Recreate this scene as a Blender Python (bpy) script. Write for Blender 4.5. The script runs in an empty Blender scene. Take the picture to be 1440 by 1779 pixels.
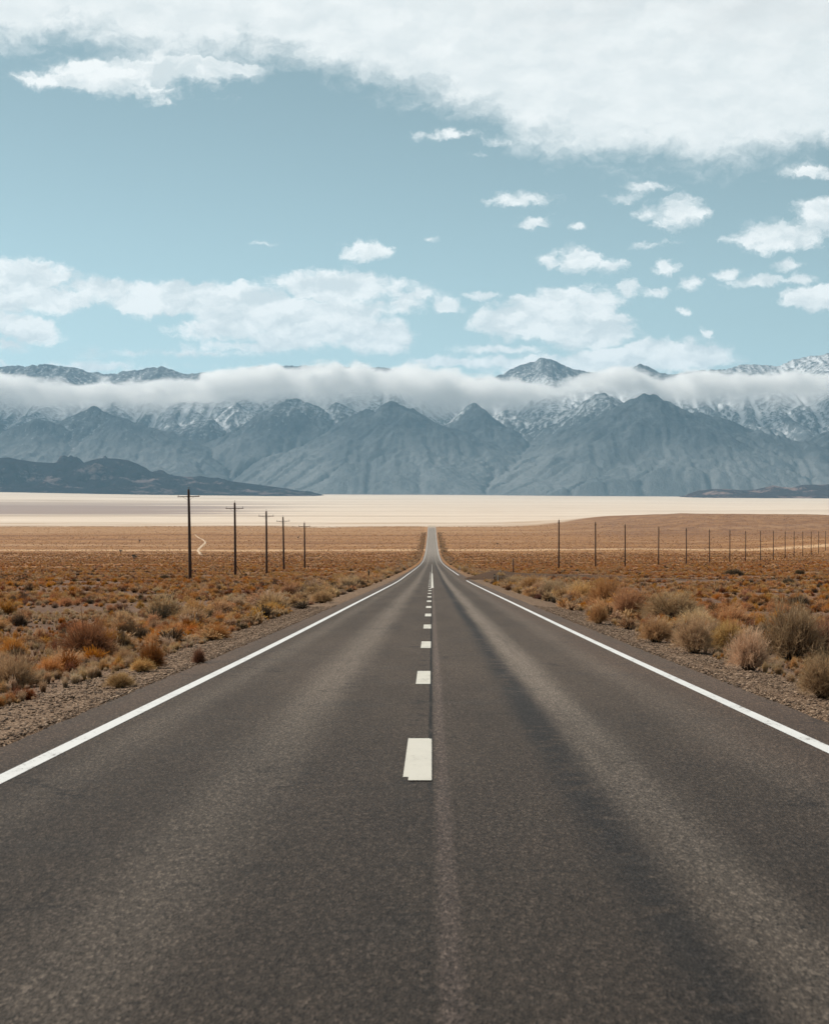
import bpy, math, random
import numpy as np

random.seed(7)
RNG = np.random.default_rng(7)
sc = bpy.context.scene
COL = sc.collection

# ------------------------------------------------------------------ camera, sky, sun, exposure
F = 3385.0            # focal length of the photograph in its own pixels
VX, HY = 750.0, 845.0  # pixel column of straight ahead (+Y) and pixel row of the true horizon
cam_d = bpy.data.cameras.new('camera')
cam = bpy.data.objects.new('camera', cam_d)
COL.objects.link(cam)
cam_d.sensor_fit = 'HORIZONTAL'
cam_d.sensor_width = 36.0
cam_d.lens = 36.0 * F / 1440.0
cam_d.clip_start = 0.1
cam_d.clip_end = 60000
cam.location = (0, 0, 0)
cam.rotation_euler = (math.radians(90) - math.atan(44.5 / F), 0, math.atan(30.0 / F))
cam_d.dof.use_dof = True
cam_d.dof.focus_distance = 55.0
cam_d.dof.aperture_fstop = 8.0
sc.camera = cam

SUN_EL, SUN_AZ = 43.0, -62.0      # azimuth from +Y, negative = to the left; the sun stands left and a little ahead
se, sa = math.radians(SUN_EL), math.radians(SUN_AZ)
sun_dir = (math.sin(sa) * math.cos(se), math.cos(sa) * math.cos(se), math.sin(se))
sd = bpy.data.lights.new('sun', 'SUN')
sd.energy = 5.0
sd.angle = math.radians(0.53)
sd.color = (1.0, 0.925, 0.83)
sun = bpy.data.objects.new('sun', sd)
COL.objects.link(sun)
sun.rotation_euler = (math.radians(90 - SUN_EL), 0, math.atan2(sun_dir[0], -sun_dir[1]))

sc.view_settings.view_transform = 'Standard'
sc.view_settings.look = 'None'
sc.view_settings.exposure = 0.18
sc.view_settings.gamma = 1.0
sc.render.engine = 'CYCLES'
sc.cycles.use_denoising = True
sc.cycles.max_bounces = 12
sc.cycles.diffuse_bounces = 3
sc.cycles.glossy_bounces = 2
sc.cycles.transmission_bounces = 4
sc.cycles.transparent_max_bounces = 8
sc.cycles.volume_bounces = 12
sc.cycles.volume_step_rate = 0.35
sc.cycles.volume_max_steps = 512
sc.cycles.sample_clamp_indirect = 6


class N:
    """small helper to write node trees"""
    def __init__(s, tree):
        s.t = tree; s.n = tree.nodes; s.l = tree.links

    def new(s, ty, **kw):
        nd = s.n.new(ty)
        for k, v in kw.items():
            setattr(nd, k, v)
        return nd

    def put(s, sock, v):
        if v is None:
            return
        if isinstance(v, bpy.types.NodeSocket):
            s.l.new(v, sock)
        else:
            if sock.type == 'RGBA' and hasattr(v, '__len__') and len(v) == 3:
                v = (*v, 1.0)
            sock.default_value = v

    def m(s, op, a, b=None, c=None, clamp=False):
        nd = s.new('ShaderNodeMath', operation=op, use_clamp=clamp)
        s.put(nd.inputs[0], a); s.put(nd.inputs[1], b); s.put(nd.inputs[2], c)
        return nd.outputs[0]

    def v(s, op, a, b=None, c=None, out=0):
        nd = s.new('ShaderNodeVectorMath', operation=op)
        s.put(nd.inputs[0], a); s.put(nd.inputs[1], b)
        if c is not None: s.put(nd.inputs[2], c)
        return nd.outputs[out]

    def xyz(s, x, y, z=0.0):
        nd = s.new('ShaderNodeCombineXYZ')
        s.put(nd.inputs[0], x); s.put(nd.inputs[1], y); s.put(nd.inputs[2], z)
        return nd.outputs[0]

    def sep(s, v):
        nd = s.new('ShaderNodeSeparateXYZ'); s.put(nd.inputs[0], v)
        return nd.outputs

    def noise(s, vec, scale, detail=4.0, rough=0.55, dist=0.0, dims='3D', out=0):
        nd = s.new('ShaderNodeTexNoise', noise_dimensions=dims)
        s.put(nd.inputs['Vector'], vec)
        nd.inputs['Scale'].default_value = scale
        nd.inputs['Detail'].default_value = detail
        nd.inputs['Roughness'].default_value = rough
        nd.inputs['Distortion'].default_value = dist
        return nd.outputs[out]

    def ss(s, x, a, b, lo=0.0, hi=1.0):
        nd = s.new('ShaderNodeMapRange', interpolation_type='SMOOTHSTEP')
        s.put(nd.inputs[0], x); s.put(nd.inputs[1], a); s.put(nd.inputs[2], b)
        s.put(nd.inputs[3], lo); s.put(nd.inputs[4], hi)
        return nd.outputs[0]

    def mix(s, f, a, b, mode='MIX'):
        nd = s.new('ShaderNodeMix', data_type='RGBA', blend_type=mode)
        s.put(nd.inputs[0], f); s.put(nd.inputs[6], a); s.put(nd.inputs[7], b)
        return nd.outputs[2]

    def ramp(s, x, stops):
        nd = s.new('ShaderNodeValToRGB'); s.put(nd.inputs[0], x)
        e = nd.color_ramp.elements
        while len(e) < len(stops): e.new(0.5)
        for el, (p, c) in zip(e, stops):
            el.position = p; el.color = (*c, 1.0) if len(c) == 3 else c
        return nd.outputs[0]

    def curve(s, x, pts):
        """piecewise smooth function of x given as (x, y) points with y in 0..1 and x mapped by the caller to 0..1"""
        nd = s.new('ShaderNodeFloatCurve')
        s.put(nd.inputs['Value'], x)
        cu = nd.mapping.curves[0]
        while len(cu.points) < len(pts): cu.points.new(0.5, 0.5)
        for p, (a, b) in zip(cu.points, pts):
            p.location = (a, b); p.handle_type = 'AUTO_CLAMPED'
        nd.mapping.update()
        return nd.outputs[0]


# ---- the sky: Nishita with clouds in it, all as a function of direction
W = bpy.data.worlds.new('World')
sc.world = W
W.use_nodes = True
W.cycles.sampling_method = 'MANUAL'
W.cycles.sample_map_resolution = 512
k = N(W.node_tree)
k.n.clear()
sky = k.new('ShaderNodeTexSky', sky_type='NISHITA')
sky.sun_disc = False
sky.sun_elevation = se
sky.sun_rotation = sa
sky.altitude = 1300
sky.air_density = 0.7
sky.dust_density = 0.35
sky.ozone_density = 2.0
SKY_S = 0.078
hs = k.new('ShaderNodeHueSaturation')
hs.inputs['Hue'].default_value = 0.440
hs.inputs['Saturation'].default_value = 0.50
hs.inputs['Value'].default_value = 1.0
k.l.new(sky.outputs[0], hs.inputs['Color'])
gm = k.new('ShaderNodeGamma'); gm.inputs['Gamma'].default_value = 1.3
k.l.new(hs.outputs[0], gm.inputs[0])
skybase = k.v('MULTIPLY', gm.outputs[0], (0.61, 0.61, 0.61))
tc = k.new('ShaderNodeTexCoord')
dx, dy, dz = k.sep(tc.outputs['Generated'])
az = k.m('ARCTAN2', dx, dy)
el = k.m('ARCSINE', dz)
# hundreds of photo pixels, measured as angles
U = k.m('MULTIPLY', az, F / 100.0)
V = k.m('MULTIPLY', el, F / 100.0)
P = k.xyz(U, V, 0.0)
wn2 = k.v('MULTIPLY', k.v('SUBTRACT', k.noise(P, 4.5, 4.0, 0.6, out=1), (0.5, 0.5, 0.5)), (0.42, 0.26, 0.0))
P = k.v('ADD', P, wn2)
def cpx(x, y): return ((x - VX) / 100.0, (HY - y) / 100.0)
warpn = k.noise(k.v('MULTIPLY', P, (1.0, 1.6, 1.0)), 0.9, 5.0, 0.6, out=1)
warp = k.v('MULTIPLY', k.v('SUBTRACT', warpn, (0.5, 0.5, 0.5)), (0.55, 0.35, 0.0))
PW = k.v('ADD', P, warp)
# the big cloud sheet: everything above a curved lower edge
edge = [(-500, 90), (0, 124), (60, 126), (130, 112), (200, 122), (260, 142), (380, 134), (470, 134), (560, 150), (660, 172), (760, 200), (860, 242),
        (930, 280), (1050, 296), (1150, 302), (1230, 314), (1300, 304), (1440, 292), (1700, 250), (2000, 300)]
uu = k.m('MULTIPLY_ADD', k.sep(PW)[0], 100.0 / 2500.0, (VX + 500.0) / 2500.0, clamp=True)
ev = k.curve(uu, [((x + 500) / 2500.0, y / 400.0) for x, y in edge])
ev = k.m('MULTIPLY_ADD', ev, -4.0, HY / 100.0)             # height of the edge
big = k.m('MULTIPLY', k.m('SUBTRACT', k.sep(PW)[1], ev), 1.7)
blobs = [  # x, y, rx, ry, strength
    (150, 160, 120, 17, .7), (250, 145, 120, 34, .8), (330, 132, 110, 26, .9), (420, 134, 60, 16, .8), (90, 165, 60, 9, .5),
    (880, 255, 60, 14, .45), (780, 240, 60, 6, .3), (1390, 316, 55, 14, .6),
    (905, 352, 56, 16, .75), (930, 390, 40, 12, .7), (1175, 382, 34, 24, .7), (1130, 376, 30, 10, .4), (1078, 352, 34, 10, .45), (1120, 336, 30, 7, .35),
    (998, 397, 16, 5, .4), (743, 417, 16, 5, .5), (640, 438, 44, 18, .95), (458, 427, 20, 5, .35),
    (1355, 422, 70, 22, 1.0), (1290, 428, 40, 12, .7), (1425, 388, 34, 24, 1.0), (1395, 372, 16, 14, .5), (1003, 450, 30, 20, .9), (955, 456, 24, 12, .6),
    (1058, 466, 22, 13, .5), (1128, 430, 34, 8, .5), (1152, 470, 26, 16, .9), (1196, 497, 24, 14, .95), (1094, 508, 22, 14, .8), (1140, 513, 28, 10, .8),
    (1258, 483, 26, 9, .75), (1318, 496, 54, 10, .8), (1358, 468, 22, 10, .6), (1380, 494, 34, 10, .8), (1412, 522, 60, 20, 1.1),
    (840, 514, 32, 8, .65), (735, 512, 26, 14, .6), (775, 532, 26, 18, .7), (1184, 544, 12, 7, .5), (1222, 584, 9, 10, .6),
    (40, 498, 90, 32, 1.25), (0, 520, 90, 34, 1.3), (90, 525, 60, 24, .9), (10, 566, 40, 22, .9), (62, 580, 46, 22, .95), (30, 606, 34, 14, .6),
    (200, 508, 110, 17, 1.0), (310, 522, 120, 26, 1.3), (430, 540, 105, 38, 1.5), (540, 565, 110, 38, 1.5), (655, 585, 75, 26, 1.2), (400, 572, 85, 22, 1.0), (480, 592, 90, 18, 1.0),
    (590, 500, 105, 26, 1.2), (700, 530, 40, 18, .7), (600, 535, 60, 20, .7),
    (925, 548, 70, 36, 1.4), (1010, 570, 85, 32, 1.4), (1035, 530, 45, 22, 1.0), (985, 520, 60, 20, .9), (875, 555, 50, 30, .9),
    (860, 608, 80, 10, .8), (800, 630, 110, 9, .8), (900, 628, 130, 12, .8), (1060, 622, 70, 20, 1.0), (1140, 620, 110, 25, 1.5), (1210, 628, 70, 18, 1.1), (1020, 640, 180, 16, .9),
    (300, 615, 160, 6, .3), (120, 640, 160, 6, .25), (430, 602, 100, 12, .5),
    (-260, 420, 200, 60, 1.2), (-500, 560, 200, 60, 1.3), (1700, 420, 180, 40, 1.2), (1900, 560, 260, 60, 1.3), (-900, 300, 260, 120, 1.4), (2400, 330, 300, 120, 1.4)]
fld = k.m('MAXIMUM', k.m('SUBTRACT', big, .28), -2.0)
for x, y, rx, ry, st in blobs:
    cx, cy = cpx(x, y)
    ix, iy = 100.0 / rx, 100.0 / ry
    q = k.v('MULTIPLY_ADD', PW if ry > 11 else P, (ix, iy, 0.0), (-cx * ix, -cy * iy, 0.0))
    d = k.v('LENGTH', q, out=1)
    fld = k.m('MAXIMUM', fld, k.m('MULTIPLY_ADD', d, -st, st - (0.0 if ry > 19 else .22)))
fb = k.noise(k.v('MULTIPLY', P, (1.0, 1.9, 1.0)), 1.1, 9.0, 0.62, 0.4)
fld = k.m('ADD', fld, .28)
fb2 = k.noise(k.v('MULTIPLY', P, (1.0, 1.5, 1.0)), 5.0, 6.0, 0.6)
fbs = k.noise(k.v('MULTIPLY', k.v('ADD', P, (-.10, .17, 0)), (1.0, 1.9, 1.0)), 1.1, 9.0, 0.62, 0.4)
lit = k.m('SUBTRACT', fb, fbs)
dens = k.m('ADD', fld, k.m('MULTIPLY', k.m('SUBTRACT', fb, 0.5), 2.1))
dens = k.m('ADD', dens, k.m('MULTIPLY', k.m('SUBTRACT', fb2, 0.5), 0.7))
bigm = k.ss(k.m('SUBTRACT', big, fld), -.45, -.25)
cl = k.m('POWER', k.ss(dens, k.m('MULTIPLY_ADD', bigm, -.18, -0.12), k.m('MULTIPLY_ADD', bigm, .65, 0.52)), 1.1)
# sky elsewhere (behind and beside the camera, high up) has loose cloud too
hi = k.ss(el, 0.22, 0.34)
cl2 = k.ss(k.noise(tc.outputs['Generated'], 3.0, 7.0, 0.6), 0.47, 0.60)
front = k.ss(dy, 0.80, 0.9)
cl = k.m('MULTIPLY', cl, front)
cl = k.m('MAXIMUM', cl, k.m('MULTIPLY', cl2, k.m('MAXIMUM', hi, k.m('MULTIPLY', k.m('SUBTRACT', 1.0, front), 0.7))))
# cloud brightness: thick parts and the far upper sheet are a little greyer
thick = k.ss(dens, 2.0, 7.5)
gn = k.noise(k.v('MULTIPLY', P, (1.0, 2.4, 1.0)), 0.35, 5.0, 0.55)
gf = k.m('MULTIPLY', thick, k.ss(gn, 0.30, 0.62), clamp=True)
cw = k.ss(k.noise(k.v('MULTIPLY', P, (1, 1.8, 1)), 1.3, 4.0, .5), .30, .68)
isbig = k.ss(big, -.2, .8)
cw = k.m('ADD', k.m('MULTIPLY', cw, k.m('MULTIPLY_ADD', isbig, -.65, 1.0)), k.m('MULTIPLY', isbig, .40))
cw = k.m('ADD', cw, k.m('MULTIPLY', lit, k.m('MULTIPLY_ADD', isbig, -2.4, 3.2)), clamp=True)
ccol = k.mix(cw, (8.1, 8.9, 9.1), (11.2, 11.5, 11.4))
ccol = k.mix(gf, ccol, (7.6, 7.9, 8.0))
ccol = k.mix(front, (2.6, 2.5, 2.4), ccol)
skyc = k.mix(k.m('MULTIPLY', cl, 0.97), skybase, ccol)
bg = k.new('ShaderNodeBackground')
k.l.new(skyc, bg.inputs['Color'])
bg.inputs['Strength'].default_value = SKY_S
wo = k.new('ShaderNodeOutputWorld')
k.l.new(bg.outputs[0], wo.inputs['Surface'])

# ------------------------------------------------------------------ small numerical helpers
def pchip(xs, ys):
    xs = np.array(xs, float); ys = np.array(ys, float)
    h = np.diff(xs); s = np.diff(ys) / h
    m = np.zeros_like(xs)
    m[0], m[-1] = s[0], s[-1]
    for i in range(1, len(xs) - 1):
        if s[i - 1] * s[i] > 0:
            w1, w2 = 2 * h[i] + h[i - 1], h[i] + 2 * h[i - 1]
            m[i] = (w1 + w2) / (w1 / s[i - 1] + w2 / s[i])
    def f(x):
        x = np.asarray(x, float)
        i = np.clip(np.searchsorted(xs, x) - 1, 0, len(xs) - 2)
        t = (x - xs[i]) / h[i]
        r = ((1 + 2 * t) * (1 - t) ** 2 * ys[i] + t * (1 - t) ** 2 * h[i] * m[i] + t * t * (3 - 2 * t) * ys[i + 1] + t * t * (t - 1) * h[i] * m[i + 1])
        r = np.where(x < xs[0], ys[0] + (x - xs[0]) * m[0], r)
        return np.where(x > xs[-1], ys[-1] + (x - xs[-1]) * m[-1], r)
    return f

def sstep(x, a, b):
    t = np.clip((x - a) / (b - a), 0, 1)
    return t * t * (3 - 2 * t)

_tab = np.random.default_rng(3).random((256, 256))
def vnoise(x, y):
    xi = np.floor(x).astype(int); yi = np.floor(y).astype(int)
    fx = x - xi; fy = y - yi
    fx = fx * fx * fx * (fx * (fx * 6 - 15) + 10); fy = fy * fy * fy * (fy * (fy * 6 - 15) + 10)
    a = _tab[xi & 255, yi & 255]; b = _tab[(xi + 1) & 255, yi & 255]
    c = _tab[xi & 255, (yi + 1) & 255]; d = _tab[(xi + 1) & 255, (yi + 1) & 255]
    return (a + (b - a) * fx) * (1 - fy) + (c + (d - c) * fx) * fy
def fbm(x, y, o=5, g=0.5, off=0.0):
    s = 0; a = 1; t = 0
    for i in range(o):
        s = s + a * vnoise(x + 17.3 * i + off, y + 9.1 * i - off); t += a
        a *= g; x = x * 2.03; y = y * 2.03
    return s / t * 2 - 1
def ridged(x, y, o=5, g=0.5, off=0.0):
    s = 0; a = 1; t = 0
    for i in range(o):
        s = s + a * (1 - np.abs(vnoise(x + 31.7 * i + off, y + 5.9 * i + off) * 2 - 1)); t += a
        a *= g; x = x * 2.05; y = y * 2.05
    return s / t

H0 = 1.72
# distance along the road -> photo row of the road surface
_prof = [(40, 845 + F * (H0 + .04165 * 40) / 40), (94, 1045), (133, 1026.2), (209, 1008.8), (270, 999.6), (400, 989.3), (520, 983.8), (650, 979.5), (900, 971),
         (1250, 956), (1600, 938.5), (1900, 925), (2050, 917.2), (2300, 913.5), (3000, 903.7), (4000, 895.8), (6000, 884), (9000, 872), (14000, 861.5), (17000, 858)]
_xs = [-400, 0, 20] + [p[0] for p in _prof] + [27500]
_ys = [-1.72 + .04165 * 400, -1.72, -1.72 - .04165 * 20] + [-(p[1] - HY) / F * p[0] for p in _prof] + [-40]
zroad = pchip(_xs, _ys)
XL, XR = -4.15, 4.42       # asphalt edges

def gz(x, y):
    """height of the desert floor"""
    x = np.asarray(x, float); y = np.asarray(y, float)
    z = zroad(y)
    e = np.where(x > 0, x - XR, XL - x)        # metres outside the asphalt
    # shoulder falls away gently, a shallow ditch, then the open desert
    off = np.where(e < 0, -0.14, -0.015 - 0.05 * sstep(e, 0, .5) - 0.22 * sstep(e, 0.6, 3.2) + 0.14 * sstep(e, 4, 9))
    z = z + off * (1 - sstep(y, 2335, 2380))
    w = sstep(e, 1.0, 12.0)
    z = z + w * (0.13 * fbm(x / 4.0, y / 4.0, 3) + 0.28 * fbm(x / 19.0, y / 23.0, 3, off=5))
    z = z + 0.035 * sstep(e, .2, 1.2) * fbm(x / 0.8, y / 0.8, 2, off=2) * sstep(160 - y, 0, 60)
    w2 = sstep(e, 10, 120)
    z = z + w2 * (0.9 * fbm(x / 110.0, y / 160.0, 3, off=9)) * sstep(y, 120, 500)
    # low brown hills on the right beyond the pole line
    r = 12.5 * sstep(x, 70, 330) * sstep(y, 1750, 2300) * (1 - sstep(y, 2450, 3300))
    r = r + 5.0 * sstep(x, 190, 300) * sstep(y, 1000, 1350) * (1 - sstep(y, 1400, 1800))
    z = z + r * (1 + 0.30 * fbm(x / 130.0, y / 330.0, 4, off=4))
    # far playa: its far rim stands a little higher on the left, lower on the right
    px = VX + F * x / np.maximum(y, 1)
    dyp = np.interp(px, [-600, 0, 250, 480, 750, 1000, 1440, 2200], [10, 8, 3.5, 1.0, 0.0, -2.0, -4, -5])
    z = z + np.where(y > 3000, dyp * y / F * sstep(y, 5000, 13000), 0)
    return z

def at(px, py, lo=8.0, hi=2400.0):
    """the point of the desert floor that the photograph shows at this pixel"""
    s = (px - VX) / F
    ds = np.geomspace(lo, hi, 4000)
    row = HY - F * gz(s * ds, ds) / ds
    i = np.nonzero(row <= py)[0]
    d = ds[i[0]] if len(i) else hi
    return s * d, d

def mesh_np(name, verts, faces_flat, counts, attrs=None, smooth=False):
    me = bpy.data.meshes.new(name)
    nv = len(verts); nf = len(counts)
    me.vertices.add(nv); me.vertices.foreach_set('co', np.asarray(verts, np.float32).ravel())
    me.loops.add(len(faces_flat)); me.loops.foreach_set('vertex_index', np.asarray(faces_flat, np.int32))
    me.polygons.add(nf)
    starts = np.concatenate(([0], np.cumsum(counts)[:-1])).astype(np.int32)
    me.polygons.foreach_set('loop_start', starts)
    me.polygons.foreach_set('loop_total', np.asarray(counts, np.int32))
    me.polygons.foreach_set('use_smooth', np.full(nf, smooth))
    me.update(calc_edges=True)
    for k_, v_ in (attrs or {}).items():
        a = me.attributes.new(k_, 'FLOAT', 'POINT')
        a.data.foreach_set('value', np.asarray(v_, np.float32))
    me.validate()
    return me

def grid_mesh(name, X, Y, Z, attrs=None, smooth=True):
    ny, nx = X.shape
    v = np.stack([X, Y, Z], -1).reshape(-1, 3)
    i = np.arange(ny * nx).reshape(ny, nx)
    q = np.stack([i[:-1, :-1], i[:-1, 1:], i[1:, 1:], i[1:, :-1]], -1).reshape(-1, 4)
    return mesh_np(name, v, q.ravel(), np.full(len(q), 4), {a: b.ravel() for a, b in (attrs or {}).items()}, smooth)

def link(name, me, mat=None, parent=None, loc=(0, 0, 0), **props):
    o = bpy.data.objects.new(name, me)
    COL.objects.link(o)
    if mat is not None and me is not None and not me.materials: me.materials.append(mat)
    o.location = loc
    if parent: o.parent = parent
    for a, b in props.items(): o[a] = b
    return o

def material(name):
    m = bpy.data.materials.new(name); m.use_nodes = True
    kk = N(m.node_tree)
    b = [n for n in kk.n if n.type == 'BSDF_PRINCIPLED'][0]
    out = [n for n in kk.n if n.type == 'OUTPUT_MATERIAL'][0]
    return m, kk, b, out

def bump(kk, b, h, strength, dist):
    nd = kk.new('ShaderNodeBump')
    nd.inputs['Strength'].default_value = strength
    nd.inputs['Distance'].default_value = dist
    kk.l.new(h, nd.inputs['Height']); kk.l.new(nd.outputs[0], b.inputs['Normal'])

# ------------------------------------------------------------------ materials of the setting
def mat_ground():
    m, k, b, out = material('desert floor')
    co = k.new('ShaderNodeTexCoord').outputs['Object']
    x, y, z = k.sep(co)
    n_big = k.noise(co, 0.012, 4, 0.6)
    n_mid = k.noise(co, 0.12, 5, 0.6)
    n_sm = k.noise(co, 1.6, 5, 0.65)
    n_fin = k.noise(co, 22.0, 4, 0.7)
    peb = k.new('ShaderNodeTexVoronoi'); k.put(peb.inputs['Vector'], co); peb.inputs['Scale'].default_value = 32.0
    pv = k.sep(peb.outputs['Color'])[0]
    # soil of the near plain
    soil = k.mix(k.ss(n_mid, .35, .65), (0.125, 0.068, 0.040), (0.215, 0.128, 0.075))
    soil = k.mix(k.ss(n_sm, .3, .7), soil, (0.125, 0.078, 0.055))
    soil = k.mix(k.m('MULTIPLY', k.ss(n_fin, .55, .75), .5), soil, (0.34, 0.25, 0.18))
    # gravel shoulder: grey-brown pebbles
    grav = k.ramp(pv, [(0, (0.050, .030, .018)), (.35, (0.125, .078, .046)), (.7, (0.205, .132, .082)), (1, (0.38, .27, .185))])
    e = k.m('MAXIMUM', k.m('SUBTRACT', x, XR), k.m('SUBTRACT', XL, x))
    ew = k.m('ADD', e, k.m('MULTIPLY', k.m('SUBTRACT', n_sm, .5), 2.0))
    gm = k.ss(ew, 2.6, 1.2)
    near = k.mix(gm, soil, grav)
    # shrubby plain farther off, where single plants cannot be told apart
    st = k.v('MULTIPLY', co, (1.0, 0.25, 1.0))
    b1 = k.noise(k.v('MULTIPLY', co, (0.0015, 0.02, 0)), 1.0, 5, 0.7)
    b2 = k.noise(k.v('MULTIPLY', co, (.06, 0.03, 0)), 1.0, 6, 0.75)
    far = k.ramp(k.m('ADD', k.m('MULTIPLY', b1, .55), k.m('MULTIPLY', b2, .45)),
                 [(.3, (0.13, 0.055, 0.020)), (.45, (0.25, 0.115, 0.040)), (.58, (0.34, 0.17, 0.06)), (.72, (0.45, 0.26, 0.11))])
    b3 = k.noise(k.v('MULTIPLY', co, (.28, 0.035, 0)), 1.0, 5, 0.8)
    far = k.mix(k.ss(b3, .50, .36, 0, .75), far, (0.10, 0.045, 0.022))
    far = k.mix(k.ss(b3, .54, .66, 0, .5), far, (0.52, 0.34, 0.17))
    far = k.mix(k.m('MULTIPLY', k.ss(y, 1050, 1900), .35), far, (0.37, 0.205, 0.10))
    st2 = k.noise(k.v('MULTIPLY', co, (0.0009, 0.011, 0)), 1.0, 6, 0.75)
    far = k.mix(k.ss(st2, .52, .66, 0, .5), far, (0.46, 0.30, 0.18))
    far = k.mix(k.ss(st2, .48, .36, 0, .65), far, (0.14, 0.062, 0.034))
    base = k.mix(k.ss(y, 150, 520), near, far)
    # pale strips across the plain
    wob = k.m('MULTIPLY', k.m('SUBTRACT', n_big, .5), 260.0)
    yw = k.m('ADD', y, wob)
    strip = k.m('MULTIPLY', k.ss(k.m('ABSOLUTE', k.m('SUBTRACT', k.m('ADD', y, k.m('MULTIPLY', wob, .25)), 1270.0)), 38.0, 8.0), .75)
    base = k.mix(strip, base, (0.60, 0.40, 0.23))
    # tan band in front of the playa
    tan = k.m('MULTIPLY', k.ss(yw, 1800, 1990), k.ss(b1, .3, .6))
    base = k.mix(k.m('MULTIPLY', tan, .5), base, (0.42, 0.265, 0.145))
    # darker stony hill on the right
    hb = k.m('MULTIPLY', k.ss(k.m('ADD', x, k.m('MULTIPLY', k.m('SUBTRACT', n_big, .5), 120.0)), 60, 230), k.ss(y, 1500, 1900))
    base = k.mix(k.m('MULTIPLY', hb, k.ss(b2, .38, .58, .85, .35)), base, (0.17, 0.085, 0.048))
    # dry playa
    rim = k.m('ADD', 2140.0, k.m('MULTIPLY', k.ss(x, 70, 240), 520.0))
    edge = k.ss(k.m('SUBTRACT', k.m('ADD', y, k.m('ADD', k.m('MULTIPLY', wob, .5), k.m('MULTIPLY', k.m('SUBTRACT', k.noise(k.v('MULTIPLY', co, (.004, .002, 0)), 1.0, 4, .6), .5), 420.0))), rim), -60, 90)
    s1 = k.noise(k.v('MULTIPLY', co, (0.0004, 0.0022, 0)), 1.0, 6, 0.6)
    s2 = k.noise(k.v('MULTIPLY', co, (0.004, 0.012, 0)), 1.0, 4, 0.6)
    pl = k.ramp(k.m('ADD', k.m('MULTIPLY', s1, .7), k.m('MULTIPLY', s2, .3)),
                [(.3, (0.40, 0.305, 0.225)), (.44, (0.58, 0.475, 0.375)), (.6, (0.69, 0.585, 0.475)), (.75, (0.80, 0.71, 0.60))])
    # mauve-brown tongue of stony ground on the left part of the playa
    tl = k.m('MULTIPLY', k.ss(k.m('ADD', k.m('DIVIDE', x, y), k.m('MULTIPLY', k.m('SUBTRACT', s1, .5), .3)), -.055, -.14),
             k.m('MULTIPLY', k.ss(yw, 3700, 4700), k.ss(yw, 9500, 6500)))
    pl = k.mix(k.m('MULTIPLY', tl, .8), pl, (0.24, 0.175, 0.155))
    pn = k.noise(k.v('MULTIPLY', co, (.0035, .006, 0)), 1.0, 5, .65)
    pl = k.mix(k.m('MULTIPLY', k.ss(k.m('ADD', pn, k.m('MULTIPLY', k.ss(y, 2150, 3300), -.22)), .44, .56), .75), pl, (0.42, 0.29, 0.185))
    base = k.mix(edge, base, pl)
    k.put(b.inputs['Base Color'], base)
    b.inputs['Roughness'].default_value = 0.95
    b.inputs['Specular IOR Level'].default_value = 0.15
    hgt = k.m('ADD', k.m('MULTIPLY', peb.outputs['Distance'], .5), n_fin)
    bump(k, b, hgt, 0.7, 0.03)
    return m

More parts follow.
